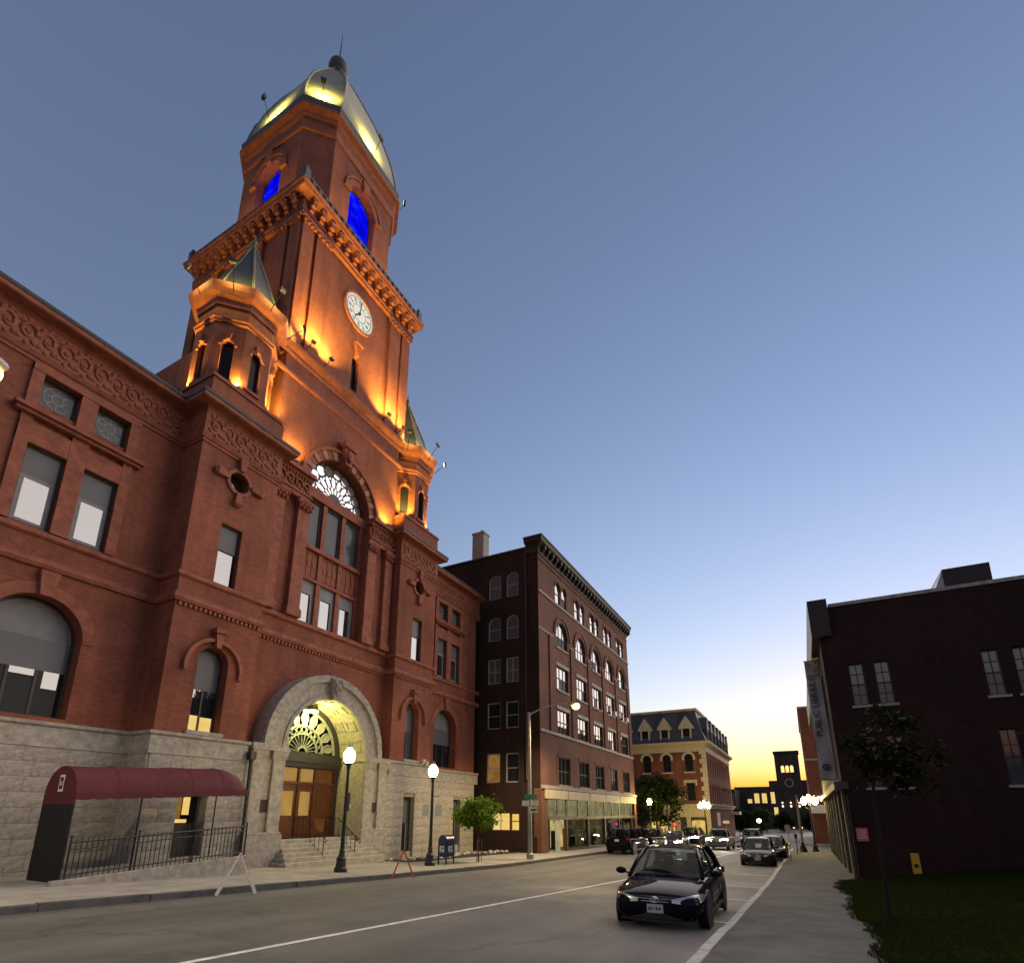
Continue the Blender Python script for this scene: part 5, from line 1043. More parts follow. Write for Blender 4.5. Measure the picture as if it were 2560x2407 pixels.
put('sign_arrow', MB().obox(Vector((-.12, -.12, 2.62)) + Matrix.Rotation(R(-65), 3, 'Z') @ Vector((.16, -.02, 0)), .34, .01, .08, Matrix.Rotation(R(-65), 3, 'Z')), 'blackplastic', PO)
cobra('street_light_pole', (1.80, 13.7, gz(1.3, 13.7) + .14), 8.55, 1.6, 'tall grey street light whose glow reaches the wing windows', (.45, -.89), 1400)
# ------------------------------------------------------------------ mailbox
t = thing('mailbox', (22.6, 15.35, gz(22.6, 15.4) + .14), 'dark blue collection mailbox on four legs between lamp and young tree', 'mailbox', local=True, rz=R(-8))
bx = MB(); n = 12; lo = []
for x in (-.29, .29): lo.append([(x, -.27, .32), (x, .27, .32)] + [(x, .27 * cos(PI * k / n), 1.02 + .27 * sin(PI * k / n)) for k in range(n + 1)])
put('box_body', bx.ring(lo), 'blue', t, bevel=.012)
for x in (-.26, .26):
    for y in (-.24, .24): put('leg', MB().box(x - .025, x + .025, y - .025, y + .025, 0, .36), 'blue', t)
put('pull_door', MB().box(-.25, .25, -.30, -.265, .86, 1.08), 'blue', t, bevel=.01)
for tt, nm in ((lambda u, v, n: (u, -.272 - n, v), 'front_decal'), (lambda u, v, n: (-.292 - n, -u, v), 'side_decal')):
    d_ = put(nm, MB().slab(tt, rect(-.15, .12, .52, .80), 0, .004), 'white', t); put('decal_mark', MB().slab(tt, [(-.12, .60), (.02, .62), (.10, .70), (.0, .76), (-.10, .74), (.0, .69)], .004, .008).slab(tt, rect(-.13, .09, .54, .57), .004, .008), 'blue', d_)
# ------------------------------------------------------------------ A-frame barricades
def aframe(loc, rz, mat, label, wd=.62, h=1.0, spread=.55, stripes=False):
    t = thing('barricade', loc, label, 'barricade', local=True, rz=rz)
    L = math.hypot(spread / 2, h); an = math.atan2(spread / 2, h)
    for sg in (-1, 1):
        rot = Matrix.Rotation(-sg * an, 3, 'Y'); c = Vector((sg * spread / 4, 0, h / 2))
        put('leg', MB().obox(c, .045, wd, L, rot), mat, t)
        if stripes: put('foot', MB().obox(c + rot @ Vector((.03 * sg, 0, -L * .32)), .05, wd * .7, L * .34, rot), mat, t)
    put('hinge', MB().tube([(0, -wd / 2, h - .03), (0, wd / 2, h - .03)], .04, 6), mat, t)
    return t
t = aframe((9.7, 12.85, gz(9.7, 12.8)), R(-32), 'white', 'white A-frame barricade with orange marks at the kerb by the awning', .11, .98, .86, True)
for q in range(5): put('orange_mark', MB().obox((.085 + .05 * q, 0, .88 - .14 * q), .06, .05, .06, Matrix.Rotation(R(-19), 3, 'Y')), 'orange', t)
aframe((16.2, 12.8, gz(16.2, 12.7) + .002), R(-40), 'orange', 'thin orange A-frame barricade at the kerb before the portal', .06, .95, .8)
# ------------------------------------------------------------------ ramp, awning and railing
AWX0, AWX1, AY0, AY1 = 7.45, 12.45, 16.45, 18.05
def rz_(x): return -1.66 + (x - AWX0) * .052                       # ramp surface climbs towards the door
rp = thing('entrance_ramp', (10, 16.5, -2), 'stone-walled entrance ramp climbing along the city hall base', 'ramp')
put('ramp_slab', MB().ring([[(x, AY0, rz_(x)), (x, AY1 + .9, rz_(x)), (x, AY1 + .9, -2.4), (x, AY0, -2.4)] for x in (AWX0 - .6, AWX1)]), 'concrete', rp)
put('ramp_wall', MB().ring([[(x, AY0 - .12, rz_(x) + .08), (x, AY0 + .06, rz_(x) + .08), (x, AY0 + .06, -2.4), (x, AY0 - .12, -2.4)] for x in (AWX0 - .2, AWX1 + .12)]), 'granite2', rp, bevel=.02)
aw = thing('awning', (10, 17.2, -.5), 'long maroon barrel awning over the side entrance ramp', 'awning')
def awz(x): return .50 + (x - AWX0) * .05
mb = MB(); loops = []; n = 14
xs_ = [AWX0 + .17 * i for i in range(25)] + [11.7, 11.9, 12.2, 12.38, 12.45]; sq_ = [1 - .022 * abs(sin(i * PI / 8)) for i in range(25)] + [.985, .93, .78, .52, .12]
for x, q in zip(xs_, sq_): loops.append([(x, (AY0 + AY1) / 2 - (AY1 - AY0) / 2 * cos(PI * k / n) * (1 if q > .9 else .6 + .4 * q if q > .3 else .85), awz(x) + .72 * q * sin(PI * k / n)) for k in range(n + 1)])
put('canopy', mb.grid(loops), 'maroon', aw, smooth=True)
for q in (6, 12, 18, 24): put('seam', MB().tube([(x, y, z + .004) for x, y, z in loops[q]], .008, 4), 'maroon', aw)
va = MB()
for y in (AY0, AY1):
    va.grid([[(AWX0 + (AWX1 - AWX0) * i / 50, y, awz(AWX0 + (AWX1 - AWX0) * i / 50) + .0), (AWX0 + (AWX1 - AWX0) * i / 50, y, awz(AWX0 + (AWX1 - AWX0) * i / 50) - .15 - .035 * abs(sin(i * PI / 4)))] for i in range(51)])
va.grid([[(AWX1, AY0 + (AY1 - AY0) * i / 16, awz(AWX1)), (AWX1, AY0 + (AY1 - AY0) * i / 16, awz(AWX1) - .15 - .035 * abs(sin(i * PI / 4)))] for i in range(17)])
put('valance', va, 'maroon', aw)
put('gable_end', MB().ring([[(x, (AY0 + AY1) / 2 - (AY1 - AY0) / 2 * cos(PI * k / n), awz(x) + .72 * sin(PI * k / n)) for k in range(n + 1)] + [(x, AY1, .22), (x, AY0, .22)] for x in (AWX0 - .01, AWX0 + .01)]), 'maroon', aw)
TA = FX(AWX0 - .012)
put('emblem', MB().slab(TA, rect(17.13, 17.37, .55, .98), 0, .006), 'white', aw); put('emblem_field', MB().slab(TA, rect(17.17, 17.33, .61, .92), .006, .01).slab(TA, [(17.10, .72), (17.13, .66), (17.13, .84), (17.10, .78)], 0, .006), 'maroon', aw); put('emblem_seal', MB().arcband(TA, (17.25, .76), .03, .055, 0, 2 * PI, .01, .014, 10), 'white', aw)
put('end_shadow_panel', MB().box(AWX0 - .005, AWX0 + .03, AY0 + .1, AY1, -1.75, .3), 'endshadow', aw)  # black sheet put in as the deep shadow under the awning end
for x, y in ((AWX0 + .02, AY0 + .04), (AWX0 + .02, AY1), (9.1, AY0 + .04), (10.75, AY0 + .04), (AWX1 - .05, AY0 + .04), (AWX1 - .05, AY1)): put('post', MB().tube([(x, y, rz_(x)), (x, y, awz(x))], .025, 6), 'darkmetal', aw)
rl = thing('iron_railing', (10, 16.4, -1.6), 'black iron railing with upright bars along the entrance ramp', 'railing')
put('top_rail', MB().tube([(AWX0 + .05, AY0 - .05, rz_(AWX0) + .95), (AWX1 + .05, AY0 - .05, rz_(AWX1) + 1.0)], .025, 6), 'darkmetal', rl); put('bottom_rail', MB().tube([(AWX0 + .05, AY0 - .05, rz_(AWX0) + .18), (AWX1 + .05, AY0 - .05, rz_(AWX1) + .2)], .018, 6), 'darkmetal', rl)
put('top_rail', MB().tube([(AWX0 + .05, AY0 - .05, rz_(AWX0) + .78), (AWX1 + .05, AY0 - .05, rz_(AWX1) + .85)], .016, 6), 'darkmetal', rl)
for i in range(41): x = AWX0 + .08 + i * .124; big_ = i in (0, 13, 26, 40); put('post' if big_ else 'bar', MB().tube([(x, AY0 - .05, rz_(x) + .06), (x, AY0 - .05, rz_(x) + (1.12 if big_ else 1.03))], .026 if big_ else .012, 6), 'darkmetal', rl)
# drainpipe on the corner between pavilion and portal
dp = thing('rainwater_pipe', (14.12, 18.75, -2.2), 'black rainwater pipe down the stone beside the portal', 'pipe'); put('pipe_shaft', MB().tube([(14.1, 18.75, 2.0), (14.1, 18.72, -2.1)], .06, 8), 'darkmetal', dp); put('pipe_head', MB().box(13.98, 14.22, 18.62, 18.86, 2.0, 2.3), 'darkmetal', dp)
sc_ = thing('security_light', (25.2, 18.8, 2.75), 'pair of small white security lights on the stone ledge beyond the lamp', 'light'); put('bracket', MB().box(25.1, 25.3, 18.82, 18.9, 2.68, 2.8), 'white', sc_)
for dx in (-.14, .16): put('light_head', MB().sphere((25.2 + dx, 18.72, 2.84 - .1 * (dx > 0)), .1, .12, .1, 10, 6), 'white', sc_)
# ------------------------------------------------------------------ boulders along the foot of the wall
rg = random.Random(21); rm = []
for q in range(4):
    mb = MB(); mb.sphere((0, 0, 0), 1, .8, .62, 8, 5); mb.v = [(x * rg.uniform(.8, 1.2), y * rg.uniform(.8, 1.2), z * rg.uniform(.8, 1.15)) for x, y, z in mb.v]; me = mb.mesh('boulder', weld=True); me.materials.append(M['rock']); rm.append(me)
for i in range(34):
    x = 22.3 + i * .33 + rg.uniform(-.1, .1); y = rg.uniform(17.6, 18.55); s = rg.uniform(.09, .2); o = inst('boulder', rg.choice(rm), None, (x, y, gz(x, y) + .14 + s * .3), (rg.uniform(-.2, .2), rg.uniform(-.2, .2), rg.uniform(0, 6)), (s, s, s))
    tag(o, 'small pale landscaping boulder in the bed along the city hall base', 'boulder', 'boulders along the city hall base')
bed = raised('planting_bed', 22.2, 33.8, lambda x: (17.3, 18.9), .155, 'soil')
# ------------------------------------------------------------------ trees
def tree(name, loc, label, h, crown, n, size, mat, trunk_r=.05, group=None, seed=1, clumps=40, lean=(0, 0), fork=.45, low=.2, bark='bark', off=(0, 0)):
    rg = random.Random(seed); t = thing(name, loc, label, 'tree', group, local=True); cz, rx, ry, rz = crown
    tr = MB().tube([(0, 0, -.1), (lean[0] * .4, lean[1] * .4, h * fork * .5), (lean[0], lean[1], h * fork), (lean[0] * 1.2, lean[1] * 1.2, cz)], [trunk_r * 1.25, trunk_r, trunk_r * .85, trunk_r * .5], 8)
    for k in range(9):
        a = k * 2.4; e = rg.uniform(.5, .95); zz = h * fork + rg.uniform(-.1, .35) * rz
        p = Vector((lean[0] + rx * e * cos(a), lean[1] + ry * e * sin(a), cz + rz * rg.uniform(-.3, .7))); b = Vector((lean[0], lean[1], zz)); m = b.lerp(p, .5) + Vector((0, 0, rz * .08))
        tr.tube([b, m, p], [trunk_r * .5, trunk_r * .3, trunk_r * .12], 5)
    put('trunk', tr, bark, t); vs = []; fs = []; cs = []
    for k in range(clumps):
        while True:
            p = Vector((rg.uniform(-1, 1), rg.uniform(-1, 1), rg.uniform(-1, 1)))
            if .25 < p.length < 1 and p.z > -1 + low * rg.random() * 2: break
        cs.append((Vector((lean[0] + off[0] + p.x * rx, lean[1] + off[1] + p.y * ry, cz + p.z * rz)), rg.uniform(.18, .36)))
    for i in range(n):
        c, r = rg.choice(cs); q = Vector((rg.gauss(0, 1), rg.gauss(0, 1), rg.gauss(0, .8))) * r * .55
        p = c + Vector((q.x * rx, q.y * ry, q.z * rz)); d1 = Vector((rg.gauss(0, 1), rg.gauss(0, 1), rg.gauss(0, .6))).normalized(); d2 = d1.orthogonal().normalized(); d2 = (Matrix.Rotation(rg.uniform(0, 6.28), 3, d1) @ d2); s = size * rg.uniform(.6, 1.3)
        o = len(vs); vs += [p - d2 * s * .0, p + d1 * s * .5 + d2 * s * .32, p + d1 * s * 1.1, p + d1 * s * .5 - d2 * s * .32]; fs.append((o, o + 1, o + 2, o + 3))
    me = bpy.data.meshes.new('crown'); me.from_pydata([tuple(v) for v in vs], [], fs); me.materials.append(M[mat]); o = bpy.data.objects.new('crown', me); COL.objects.link(o); o.parent = t
    return t
tree('street_tree', (24.9, 14.95, gz(24.9, 15) + .14), 'small round green street tree tied to a stake beside the mailbox', 2.9, (2.35, 1.08, 1.08, .92), 6500, .13, 'leaf', .04, seed=4, clumps=46, low=.1)
st_ = thing('tree_stake', (24.75, 14.9, gz(24.9, 15) + .14), 'pair of thin wooden stakes at the foot of the round street tree', 'stake', local=True)
for x in (-.12, .34): put('stake', MB().tube([(x, 0, 0), (x + .04, 0, 1.1)], .02, 6), 'wood', st_)
put('tie', MB().tube([(-.1, 0, 1.0), (.36, 0, 1.0)], .012, 5), 'blackplastic', st_)
tree('shade_tree', (62.0, 14.6, gz(62, 14.5) + .1), 'dark leafy shade tree standing before the mansard block', 6.5, (4.4, 2.6, 2.9, 2.6), 6500, .34, 'leafdark', .13, seed=9, clumps=60, fork=.4)
tree('shade_tree', (66.5, 17.5, gz(66, 15) + .1), 'taller dark tree behind the shade tree by the commercial block', 7, (4.6, 2.4, 2.6, 2.9), 5000, .34, 'leafdark', .13, seed=12, clumps=60, fork=.4)
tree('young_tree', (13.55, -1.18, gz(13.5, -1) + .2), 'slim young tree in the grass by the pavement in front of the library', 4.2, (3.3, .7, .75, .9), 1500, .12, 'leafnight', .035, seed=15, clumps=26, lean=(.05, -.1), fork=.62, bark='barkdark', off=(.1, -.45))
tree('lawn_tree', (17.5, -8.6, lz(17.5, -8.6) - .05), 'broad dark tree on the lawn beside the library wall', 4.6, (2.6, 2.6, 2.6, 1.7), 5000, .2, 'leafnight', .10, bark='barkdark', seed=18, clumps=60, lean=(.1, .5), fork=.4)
for i, (x, y, h) in enumerate(((118, 11.8, 4.6), (120, 8.2, 4.6), (125, 4.2, 4.2), (128, -1, 5.0))):
    tree('distant_tree', (x, y, gz(x, y)), ['bushy tree catching white lamp light before the towered building', 'low round tree below the lit windows of the towered building', 'low tree hiding the foot of the bell tower', 'dark tree between the bell tower and the red brick block'][i], h, (h * .5, h * .42, h * .45, h * .42), 2200, .5, 'leafmid' if i == 1 else 'leafdark', .15, seed=30 + i, clumps=30, group='trees at the end of the street')
pk = thing('park_lamp', (112, 7.9, gz(112, 8)), 'bright white lamp among the trees at the end of the street', 'street lamp', local=True)
put('post', MB().tube([(0, 0, 0), (0, 0, 2.0)], .06, 6), 'darkmetal', pk); put('globe', MB().sphere((0, 0, 2.25), .42, .42, .35, 10, 6), 'whitelamp', pk); 
# ------------------------------------------------------------------ signals, posts, bollards
def signal(loc, label, on):
    t = thing('traffic_signal', loc, label, 'traffic light', local=True)
    put('mast', MB().tube([(0, 0, 0), (0, 0, 4.3)], .06, 8), 'darkmetal', t); put('housing', MB().box(-.5, -.14, -.28, .28, 2.9, 4.2), 'blackplastic', t, bevel=.02)
    for k in range(3): put('visor', MB().lathe([(.13, 0), (.13, .12)], n=10), 'blackplastic', t); o = t.children[-1]; o.rotation_euler = (0, -PI / 2, 0); o.location = (-.5, 0, 3.95 - k * .4)
    return t
sg = signal((60.5, 13.1, gz(60.5, 13)), 'black traffic signal box on a mast before the mansard block', None)
ps_ = thing('pedestrian_signal', (61.2, 12.5, gz(61, 12.5)), 'small pedestrian signal showing a red light beside the traffic signal', 'traffic light', local=True)
put('mast', MB().tube([(0, 0, 0), (0, 0, 2.2)], .05, 6), 'darkmetal', ps_); put('housing', MB().box(-.2, .05, -.2, .2, 1.8, 2.3), 'blackplastic', ps_); put('red_lamp', MB().sphere((-.22, 0, 2.05), .06, .17, .17, 8, 6), 'red', ps_)
pp = thing('flared_lamp_pole', (51.0, .6, gz(51, .6) + .14), 'tall plain pole on a flared base beside the three-globe lamp', 'pole', local=True)
put('base', MB().lathe([(.3, 0), (.26, .25), (.16, .5), (.11, .75)], n=12), 'darkmetal', pp); put('shaft', MB().lathe([(.1, .7), (.07, 4.4)], n=10), 'pole', pp)
for (x, y), lb in (((47.5, .95), 'dark bollard nearest the parked grey sedan'), ((49.6, 1.0), 'dark bollard nearest the plain flared pole')):
    b = thing('parking_meter', (x, y, gz(x, y) + .14), lb.replace('bollard', 'parking meter post'), 'parking meter', local=True); put('post', MB().tube([(0, 0, 0), (0, 0, 1.1)], .035, 6), 'darkmetal', b); put('meter_head', MB().box(-.08, .08, -.1, .1, 1.08, 1.42), 'blackplastic', b, bevel=.03)
sp_ = thing('sign_post', (38.2, 1.15, gz(38, 1) + .14), 'thin steel sign post at the kerb beside the grey sedan', 'sign post', local=True); put('post', MB().tube([(0, 0, 0), (0, 0, 2.1)], .025, 6), 'pole', sp_); put('sign_plate', MB().box(-.01, .01, -.15, .15, 1.6, 2.05), 'framegrey', sp_)
for (x, y, lb) in ((71.0, 8.6, 'sign and post at the mansard corner kerb'),): s_ = thing('corner_sign', (x, y, gz(x, y) + .14), 'white street sign plate on a post at the mansard corner', 'sign', local=True); put('post', MB().tube([(0, 0, 0), (0, 0, 2.6)], .03, 6), 'pole', s_); put('sign_plate', MB().box(-.02, .02, -.35, .35, 2.1, 2.4), 'signwhite', s_)
# ------------------------------------------------------------------ floodlights on City Hall
ORG = (1, .62, .10); YEL = (1, .80, .18)
def flood(loc, target, power, color, label, group, spot=95, arm=None, sz=.26):
    t = thing('floodlight', loc, label, 'floodlight', group); d_ = (Vector(target) - Vector(loc)).normalized(); q = d_.to_track_quat('Z', 'Y').to_matrix()
    h = put('housing', MB().obox(Vector(loc) - d_ * sz * .25, sz, sz * .8, sz * .45, q), 'darkmetal', t); put('lens', MB().obox(Vector(loc) - d_ * .008, sz * .85, sz * .65, .012, q), 'floodlens' if color is ORG else 'floodlens2', h)
    if arm: put('arm', MB().tube([arm, Vector(loc) - d_ * sz * .3], .022, 5), 'darkmetal', t)
    lamp('flood_beam', 'SPOT', Vector(loc) + d_ * .03, power, color, t, .12, spot, target, .8); return t
for s in SIDES:
    tx, ty = (12.2, 20.67) if s == 0 else (mir(12.2), 20.67); who = 'turret above the awning' if s == 0 else 'turret beside the commercial block'
    for ang, pw, wh in ((R(158), 1500, 'on its outer flank'), (R(249), 1500, 'on its street corner'), (R(312), 1500, 'against the gable')):
        if s: ang = PI - ang
        r = 1.92; p = [tx + r * cos(ang), ty + r * sin(ang), 17.32]; lo_, hi_ = (10.55, 13.75) if s == 0 else (mir(13.75), mir(10.55))
        p[0] = max(lo_, min(hi_, p[0])); p[1] = max(p[1], 19.14)
        flood(p, (tx + 1.5 * cos(ang), ty + 1.5 * sin(ang), 19.6), pw, ORG, 'ledge floodlight at the foot of the ' + who + ', ' + wh, 'floodlights at the foot of the turrets', 118)
    for k, wh in enumerate(('outer', 'outer street-side', 'street-side', 'inner street-side')):
        ang = R(180 + 45 * k); ang = PI - ang if s else ang; e = 2.62; p = (tx + e * cos(ang), ty + e * sin(ang), 22.62)
        flood(p, (tx + 1.6 * cos(ang), ty + 1.6 * sin(ang), 22.35), 210, YEL, 'arm floodlight over the ' + wh + ' eave of the ' + who, 'floodlights round the turret eaves', 140, (tx + 1.98 * cos(ang), ty + 1.98 * sin(ang), 21.8))
for x, tx_, pw, lb in ((14.75, 14.9, 1700, 'corner pilasters on the awning side'), (15.95, 15.9, 2100, 'wall left of the slit window'), (20.45, 20.5, 2100, 'wall right of the slit window'), (21.75, 21.6, 1700, 'corner pilasters on the commercial block side')):
    flood((x, 18.8, 22.55), (tx_, 19.58, 27.0), pw, ORG, 'short-armed floodlight at the tower foot washing the ' + lb.replace('left of', 'before').replace('right of', 'beyond'), 'floodlights at the tower foot', 130, (x, 19.32, 22.3), .22)
for p_, q_, lb in (((16.3, 19.32, 31.98), (16.5, 20.1, 36.5), 'street face beside the awning-side corner'), ((20.1, 19.32, 31.98), (19.9, 20.1, 36.5), 'street face beside the far corner'), ((13.55, 22.3, 31.98), (14.3, 22.5, 36.5), 'flank near the street'), ((13.55, 25.7, 31.98), (14.3, 25.5, 36.5), 'flank away from the street')):
    flood(p_, q_, 900, ORG, 'floodlight behind the parapet washing the belfry ' + lb, 'floodlights behind the tower parapet', 150)
for x, lb in ((14.9, 'on the awning side'), (mir(14.9), 'on the commercial block side')):
    flood((x, 19.28, 15.95), (x + (-.2 if x < CX else .2), 19.62, 18.4), 900, ORG, 'floodlight on the entablature ledge washing the gable wall ' + lb, 'floodlights on the entablature ledge', 125)
flood((13.3, 22.6, 22.6), (13.8, 23.0, 26), 1500, ORG, 'floodlight behind the turret washing the flank of the tower', None, 115)
for k, (ang, wh) in enumerate(((-PI / 2, 'street face'), (-3 * PI / 4, 'cut corner over the awning side'), (PI, 'flank on the awning side'), (-PI / 4, 'cut corner over the commercial block side'))):
    e = 4.85 if k in (0, 2) else 5.3; p = (CX + e * cos(ang), CY + e * sin(ang), 42.0)
    flood(p, (CX + 3.7 * cos(ang), CY + 3.7 * sin(ang), 42.1), 1400, YEL, 'long-armed floodlight aimed at the dome, ' + wh, 'floodlights round the dome', 140, (CX + (4.25 if k in (0, 2) else 4.75) * cos(ang), CY + (4.25 if k in (0, 2) else 4.75) * sin(ang), 40.6), .32)
# ------------------------------------------------------------------ cars (local axes: front is +x)
def car(name, loc, rz, paint, label, kind='sedan', lights=False, group=None, detail=True):
    t = thing(name, loc, label, 'car', group, local=True, rz=rz); suv = kind == 'suv'; W = .90 if not suv else .96
    st = [(2.30, .70, .36, .56, .60), (2.22, .84, .24, .64, .70), (2.0, .95, .20, .72, .795), (1.5, 1, .19, .80, .885), (1.0, 1, .19, .86, .955), (.3, 1, .19, .90, .97), (-.6, 1, .19, .92, .98), (-1.3, 1, .19, .935, 1.0), (-1.75, .99, .2, .94, 1.05), (-2.15, .93, .25, .90, 1.03), (-2.28, .84, .36, .78, .90)]
    if suv: st = [(2.35, .74, .42, .78, .84), (2.27, .88, .30, .90, .97), (2.05, .97, .27, .98, 1.06), (1.5, 1, .26, 1.02, 1.12), (1.0, 1, .26, 1.05, 1.16), (.3, 1, .26, 1.07, 1.14), (-.6, 1, .26, 1.08, 1.14), (-1.3, 1, .26, 1.09, 1.15), (-1.9, .99, .27, 1.09, 1.16), (-2.25, .95, .3, 1.06, 1.14), (-2.36, .88, .42, .95, 1.05)]
    rows = []
    for x, wf, zb, zs, zt in st:
        w_ = W * wf; half = [(0, zb), (w_ * .80, zb), (w_ * .965, zb + .12), (w_, zb + (zs - zb) * .45), (w_ * .985, zb + (zs - zb) * .78), (w_ * .93, zs), (w_ * .72, zs + (zt - zs) * .62), (w_ * .36, zt - .008), (0, zt)]
        rows.append([(x, y, z) for y, z in half] + [(x, -y, z) for y, z in half[-2:0:-1]])
    body = put('body', MB().ring(rows), paint, t, smooth=True, sub=2)
    # cabin: windscreen, side glass, rear glass, roof, pillars
    bz = .93 if not suv else 1.10; rz1 = 1.42 if not suv else 1.70; fx0, fx1, bx0, bx1 = (1.16, .28, -1.78, -1.12) if not suv else (1.12, .42, -2.16, -1.72)
    yb, yt = W * .845, W * .645
    def cb(u, xx, y0): return xx + .14 * (1 - (u) ** 2) * (1 if xx > 0 else -1)
    U = [-1, -.75, -.5, -.25, 0, .25, .5, .75, 1]
    def scr(xa, xb): return [[(cb(u, xa + (xb - xa) * v, 0), u * (yb + (yt - yb) * v), bz - .02 + (rz1 - bz) * (v ** .92)) for u in U] for v in (0, .2, .4, .6, .8, 1)]
    put('windscreen', MB().grid(scr(fx0, fx1)), 'carglass', t, smooth=True); put('rear_window', MB().grid(scr(bx0, bx1)), 'carglass', t, smooth=True)
    put('roof', MB().grid([[(x_, u * yt * (1.0 + .02 * sin(PI * v)), rz1 - .01 + .055 * (1 - u * u) * .8 + .03 * sin(PI * v)) for u in U] for v, x_ in [(q / 6, (fx1 + .14 * 0 + (bx1 - fx1) * q / 6)) for q in range(7)]]), paint, t, smooth=True)
    rr = MB().grid([[(cb(u, fx1, 0), u * yt, rz1 - .02) for u in U], [(fx1 - .02, u * yt, rz1 - .01 + .044 * (1 - u * u)) for u in U]]).grid([[(cb(u, bx1, 0), u * yt, rz1 - .02) for u in U], [(bx1 + .02, u * yt, rz1 - .01 + .044 * (1 - u * u)) for u in U]]); put('roof_edge', rr, paint, t, smooth=True)
    for s in (-1, 1):
        put('side_window', MB().grid([[(fx0 + (fx1 - fx0) * v + (bx0 + (bx1 - bx0) * v - fx0 - (fx1 - fx0) * v) * q, s * ((yb + .035 * (1 - abs(2 * q - 1)) + (yt - yb) * v)), bz - .02 + (rz1 - bz + .0) * v) for q in (0, .25, .5, .75, 1)] for v in (0, .25, .5, .75, 1)]), 'carglass', t, smooth=True)
        for nm, (xa, xb), r_ in (('a_pillar', (fx0, fx1), .045), ('c_pillar', (bx0, bx1), .075)): put(nm, MB().tube([(xa, s * yb, bz - .03), ((xa + xb) / 2, s * ((yb + yt) / 2 + .012), (bz + rz1) / 2 + .01), (xb, s * yt, rz1)], r_, 6), paint, t, smooth=True)
        put('b_pillar', MB().tube([(-.38, s * (yb + .03), bz - .02), (-.42, s * (yt + .01), rz1)], .035, 5), 'blackplastic', t); put('roof_rail', MB().tube([(fx1, s * yt, rz1), (0, s * (yt + .01), rz1 + .02), (bx1, s * yt, rz1)], .04, 6), paint, t, smooth=True)
        m_ = put('mirror', MB().sphere((fx0 - .22, s * (W + .10), bz + .06), .09, .12, .075, 8, 6), paint, t, smooth=True); put('mirror_stalk', MB().tube([(fx0 - .2, s * (W - .12), bz), (fx0 - .22, s * (W + .06), bz + .04)], .025, 5), 'blackplastic', m_)
        zl = .66 if not suv else .92
        hl = MB(); rows_ = []
        for q in range(9):
            v = q / 8; a = R(8 + 74 * v); zc = zl - .045 + .075 * v; hh = .02 + .085 * sin(PI * min(1, v * .9 + .08)) ** .8
            if q == 8: hh = .012
            rows_.append([(1.56 + .78 * cos(a), s * (.22 + .74 * sin(a)) * W / .9, zc + hh * e) for e in (-1, -.4, .4, 1)])
        h_ = put('headlight', hl.grid(rows_), 'headlamp_on' if lights else 'headlamp', t, smooth=True); sw = h_.modifiers.new('wrap', 'SHRINKWRAP'); sw.target = body; sw.offset = .012; sw.wrap_method = 'NEAREST_SURFACEPOINT'
        if lights:
            put('headlight_bulb', MB().sphere((2.2, s * W * .70, zl), .09, .13, .10, 8, 6), 'headlamp_on', t); lamp('headlight_beam', 'SPOT', (2.36, s * W * .68, zl), 180, (1, .95, .8), t, .08, 75, (12, s * W * .68, -.3), .7)
        put('tail_light', MB().obox((-2.2, s * W * .78, zl + .16), .14, .3, .16, Matrix.Rotation(s * R(28), 3, 'Z')), 'taillamp', t, bevel=.03)
        put('door_handle', MB().box(-.05, .12, s * W - .015, s * W + .02, bz - .13, bz - .10).box(-1.05, -.88, s * W - .015, s * W + .02, bz - .12, bz - .09), paint, t)
        for x_ in (.92, -.40, -1.28): put('door_seam', MB().tube([(x_, s * (W + .001), .32), (x_ - .02, s * (W - .002), .62), (x_ - .03, s * (W * .94), bz - .03)], .007, 4), 'blackplastic', t)
        put('sill_trim', MB().box(-.98, .98, s * W * .90, s * W * .99, .19 if not suv else .26, .27 if not suv else .36), 'blackplastic', t)
        for x_ in (1.42, -1.36):
            r_ = .325 if not suv else .37
            wa = MB().lathe([(r_ + .07, -.02), (r_ + .07, .03)], n=20); wa.v = [(x_ + a, s * (W - .028 + c), r_ + .015 + b) for a, b, c in wa.v]; put('wheel_arch', wa, 'blackplastic', t)
            wh = MB().lathe([(r_ * .62, -.1), (r_ * .9, -.11), (r_, -.08), (r_, .08), (r_ * .9, .11), (r_ * .62, .1)], n=24); wh.v = [(x_ + a, s * (W - .115 + c * .9), r_ + b) for a, b, c in wh.v]; w_o = put('wheel', wh, 'tyre', t, smooth=False)
            rm_ = MB().lathe([(r_ * .62, 0), (r_ * .55, .02), (.06, .045), (.03, .05)], n=20)
            rm_.v = [(x_ + a, s * (W - .09 + c), r_ + b) for a, b, c in rm_.v]; put('rim_dish', rm_, 'blackplastic', w_o); spk = MB()
            for k in range(5): a = k * 2 * PI / 5; spk.obox((x_ + cos(a) * r_ * .33, s * (W - .035), r_ + sin(a) * r_ * .33), r_ * .58, .03, .055, Matrix.Rotation(-a, 3, 'Y'))
            put('rim_spoke', spk, 'rim', w_o)
    bb = bz - .05
    put('dashboard', MB().box(.5, fx0 - .12, -yb * .9, yb * .9, bb - .1, bb + .07), 'blackplastic', t, bevel=.03)
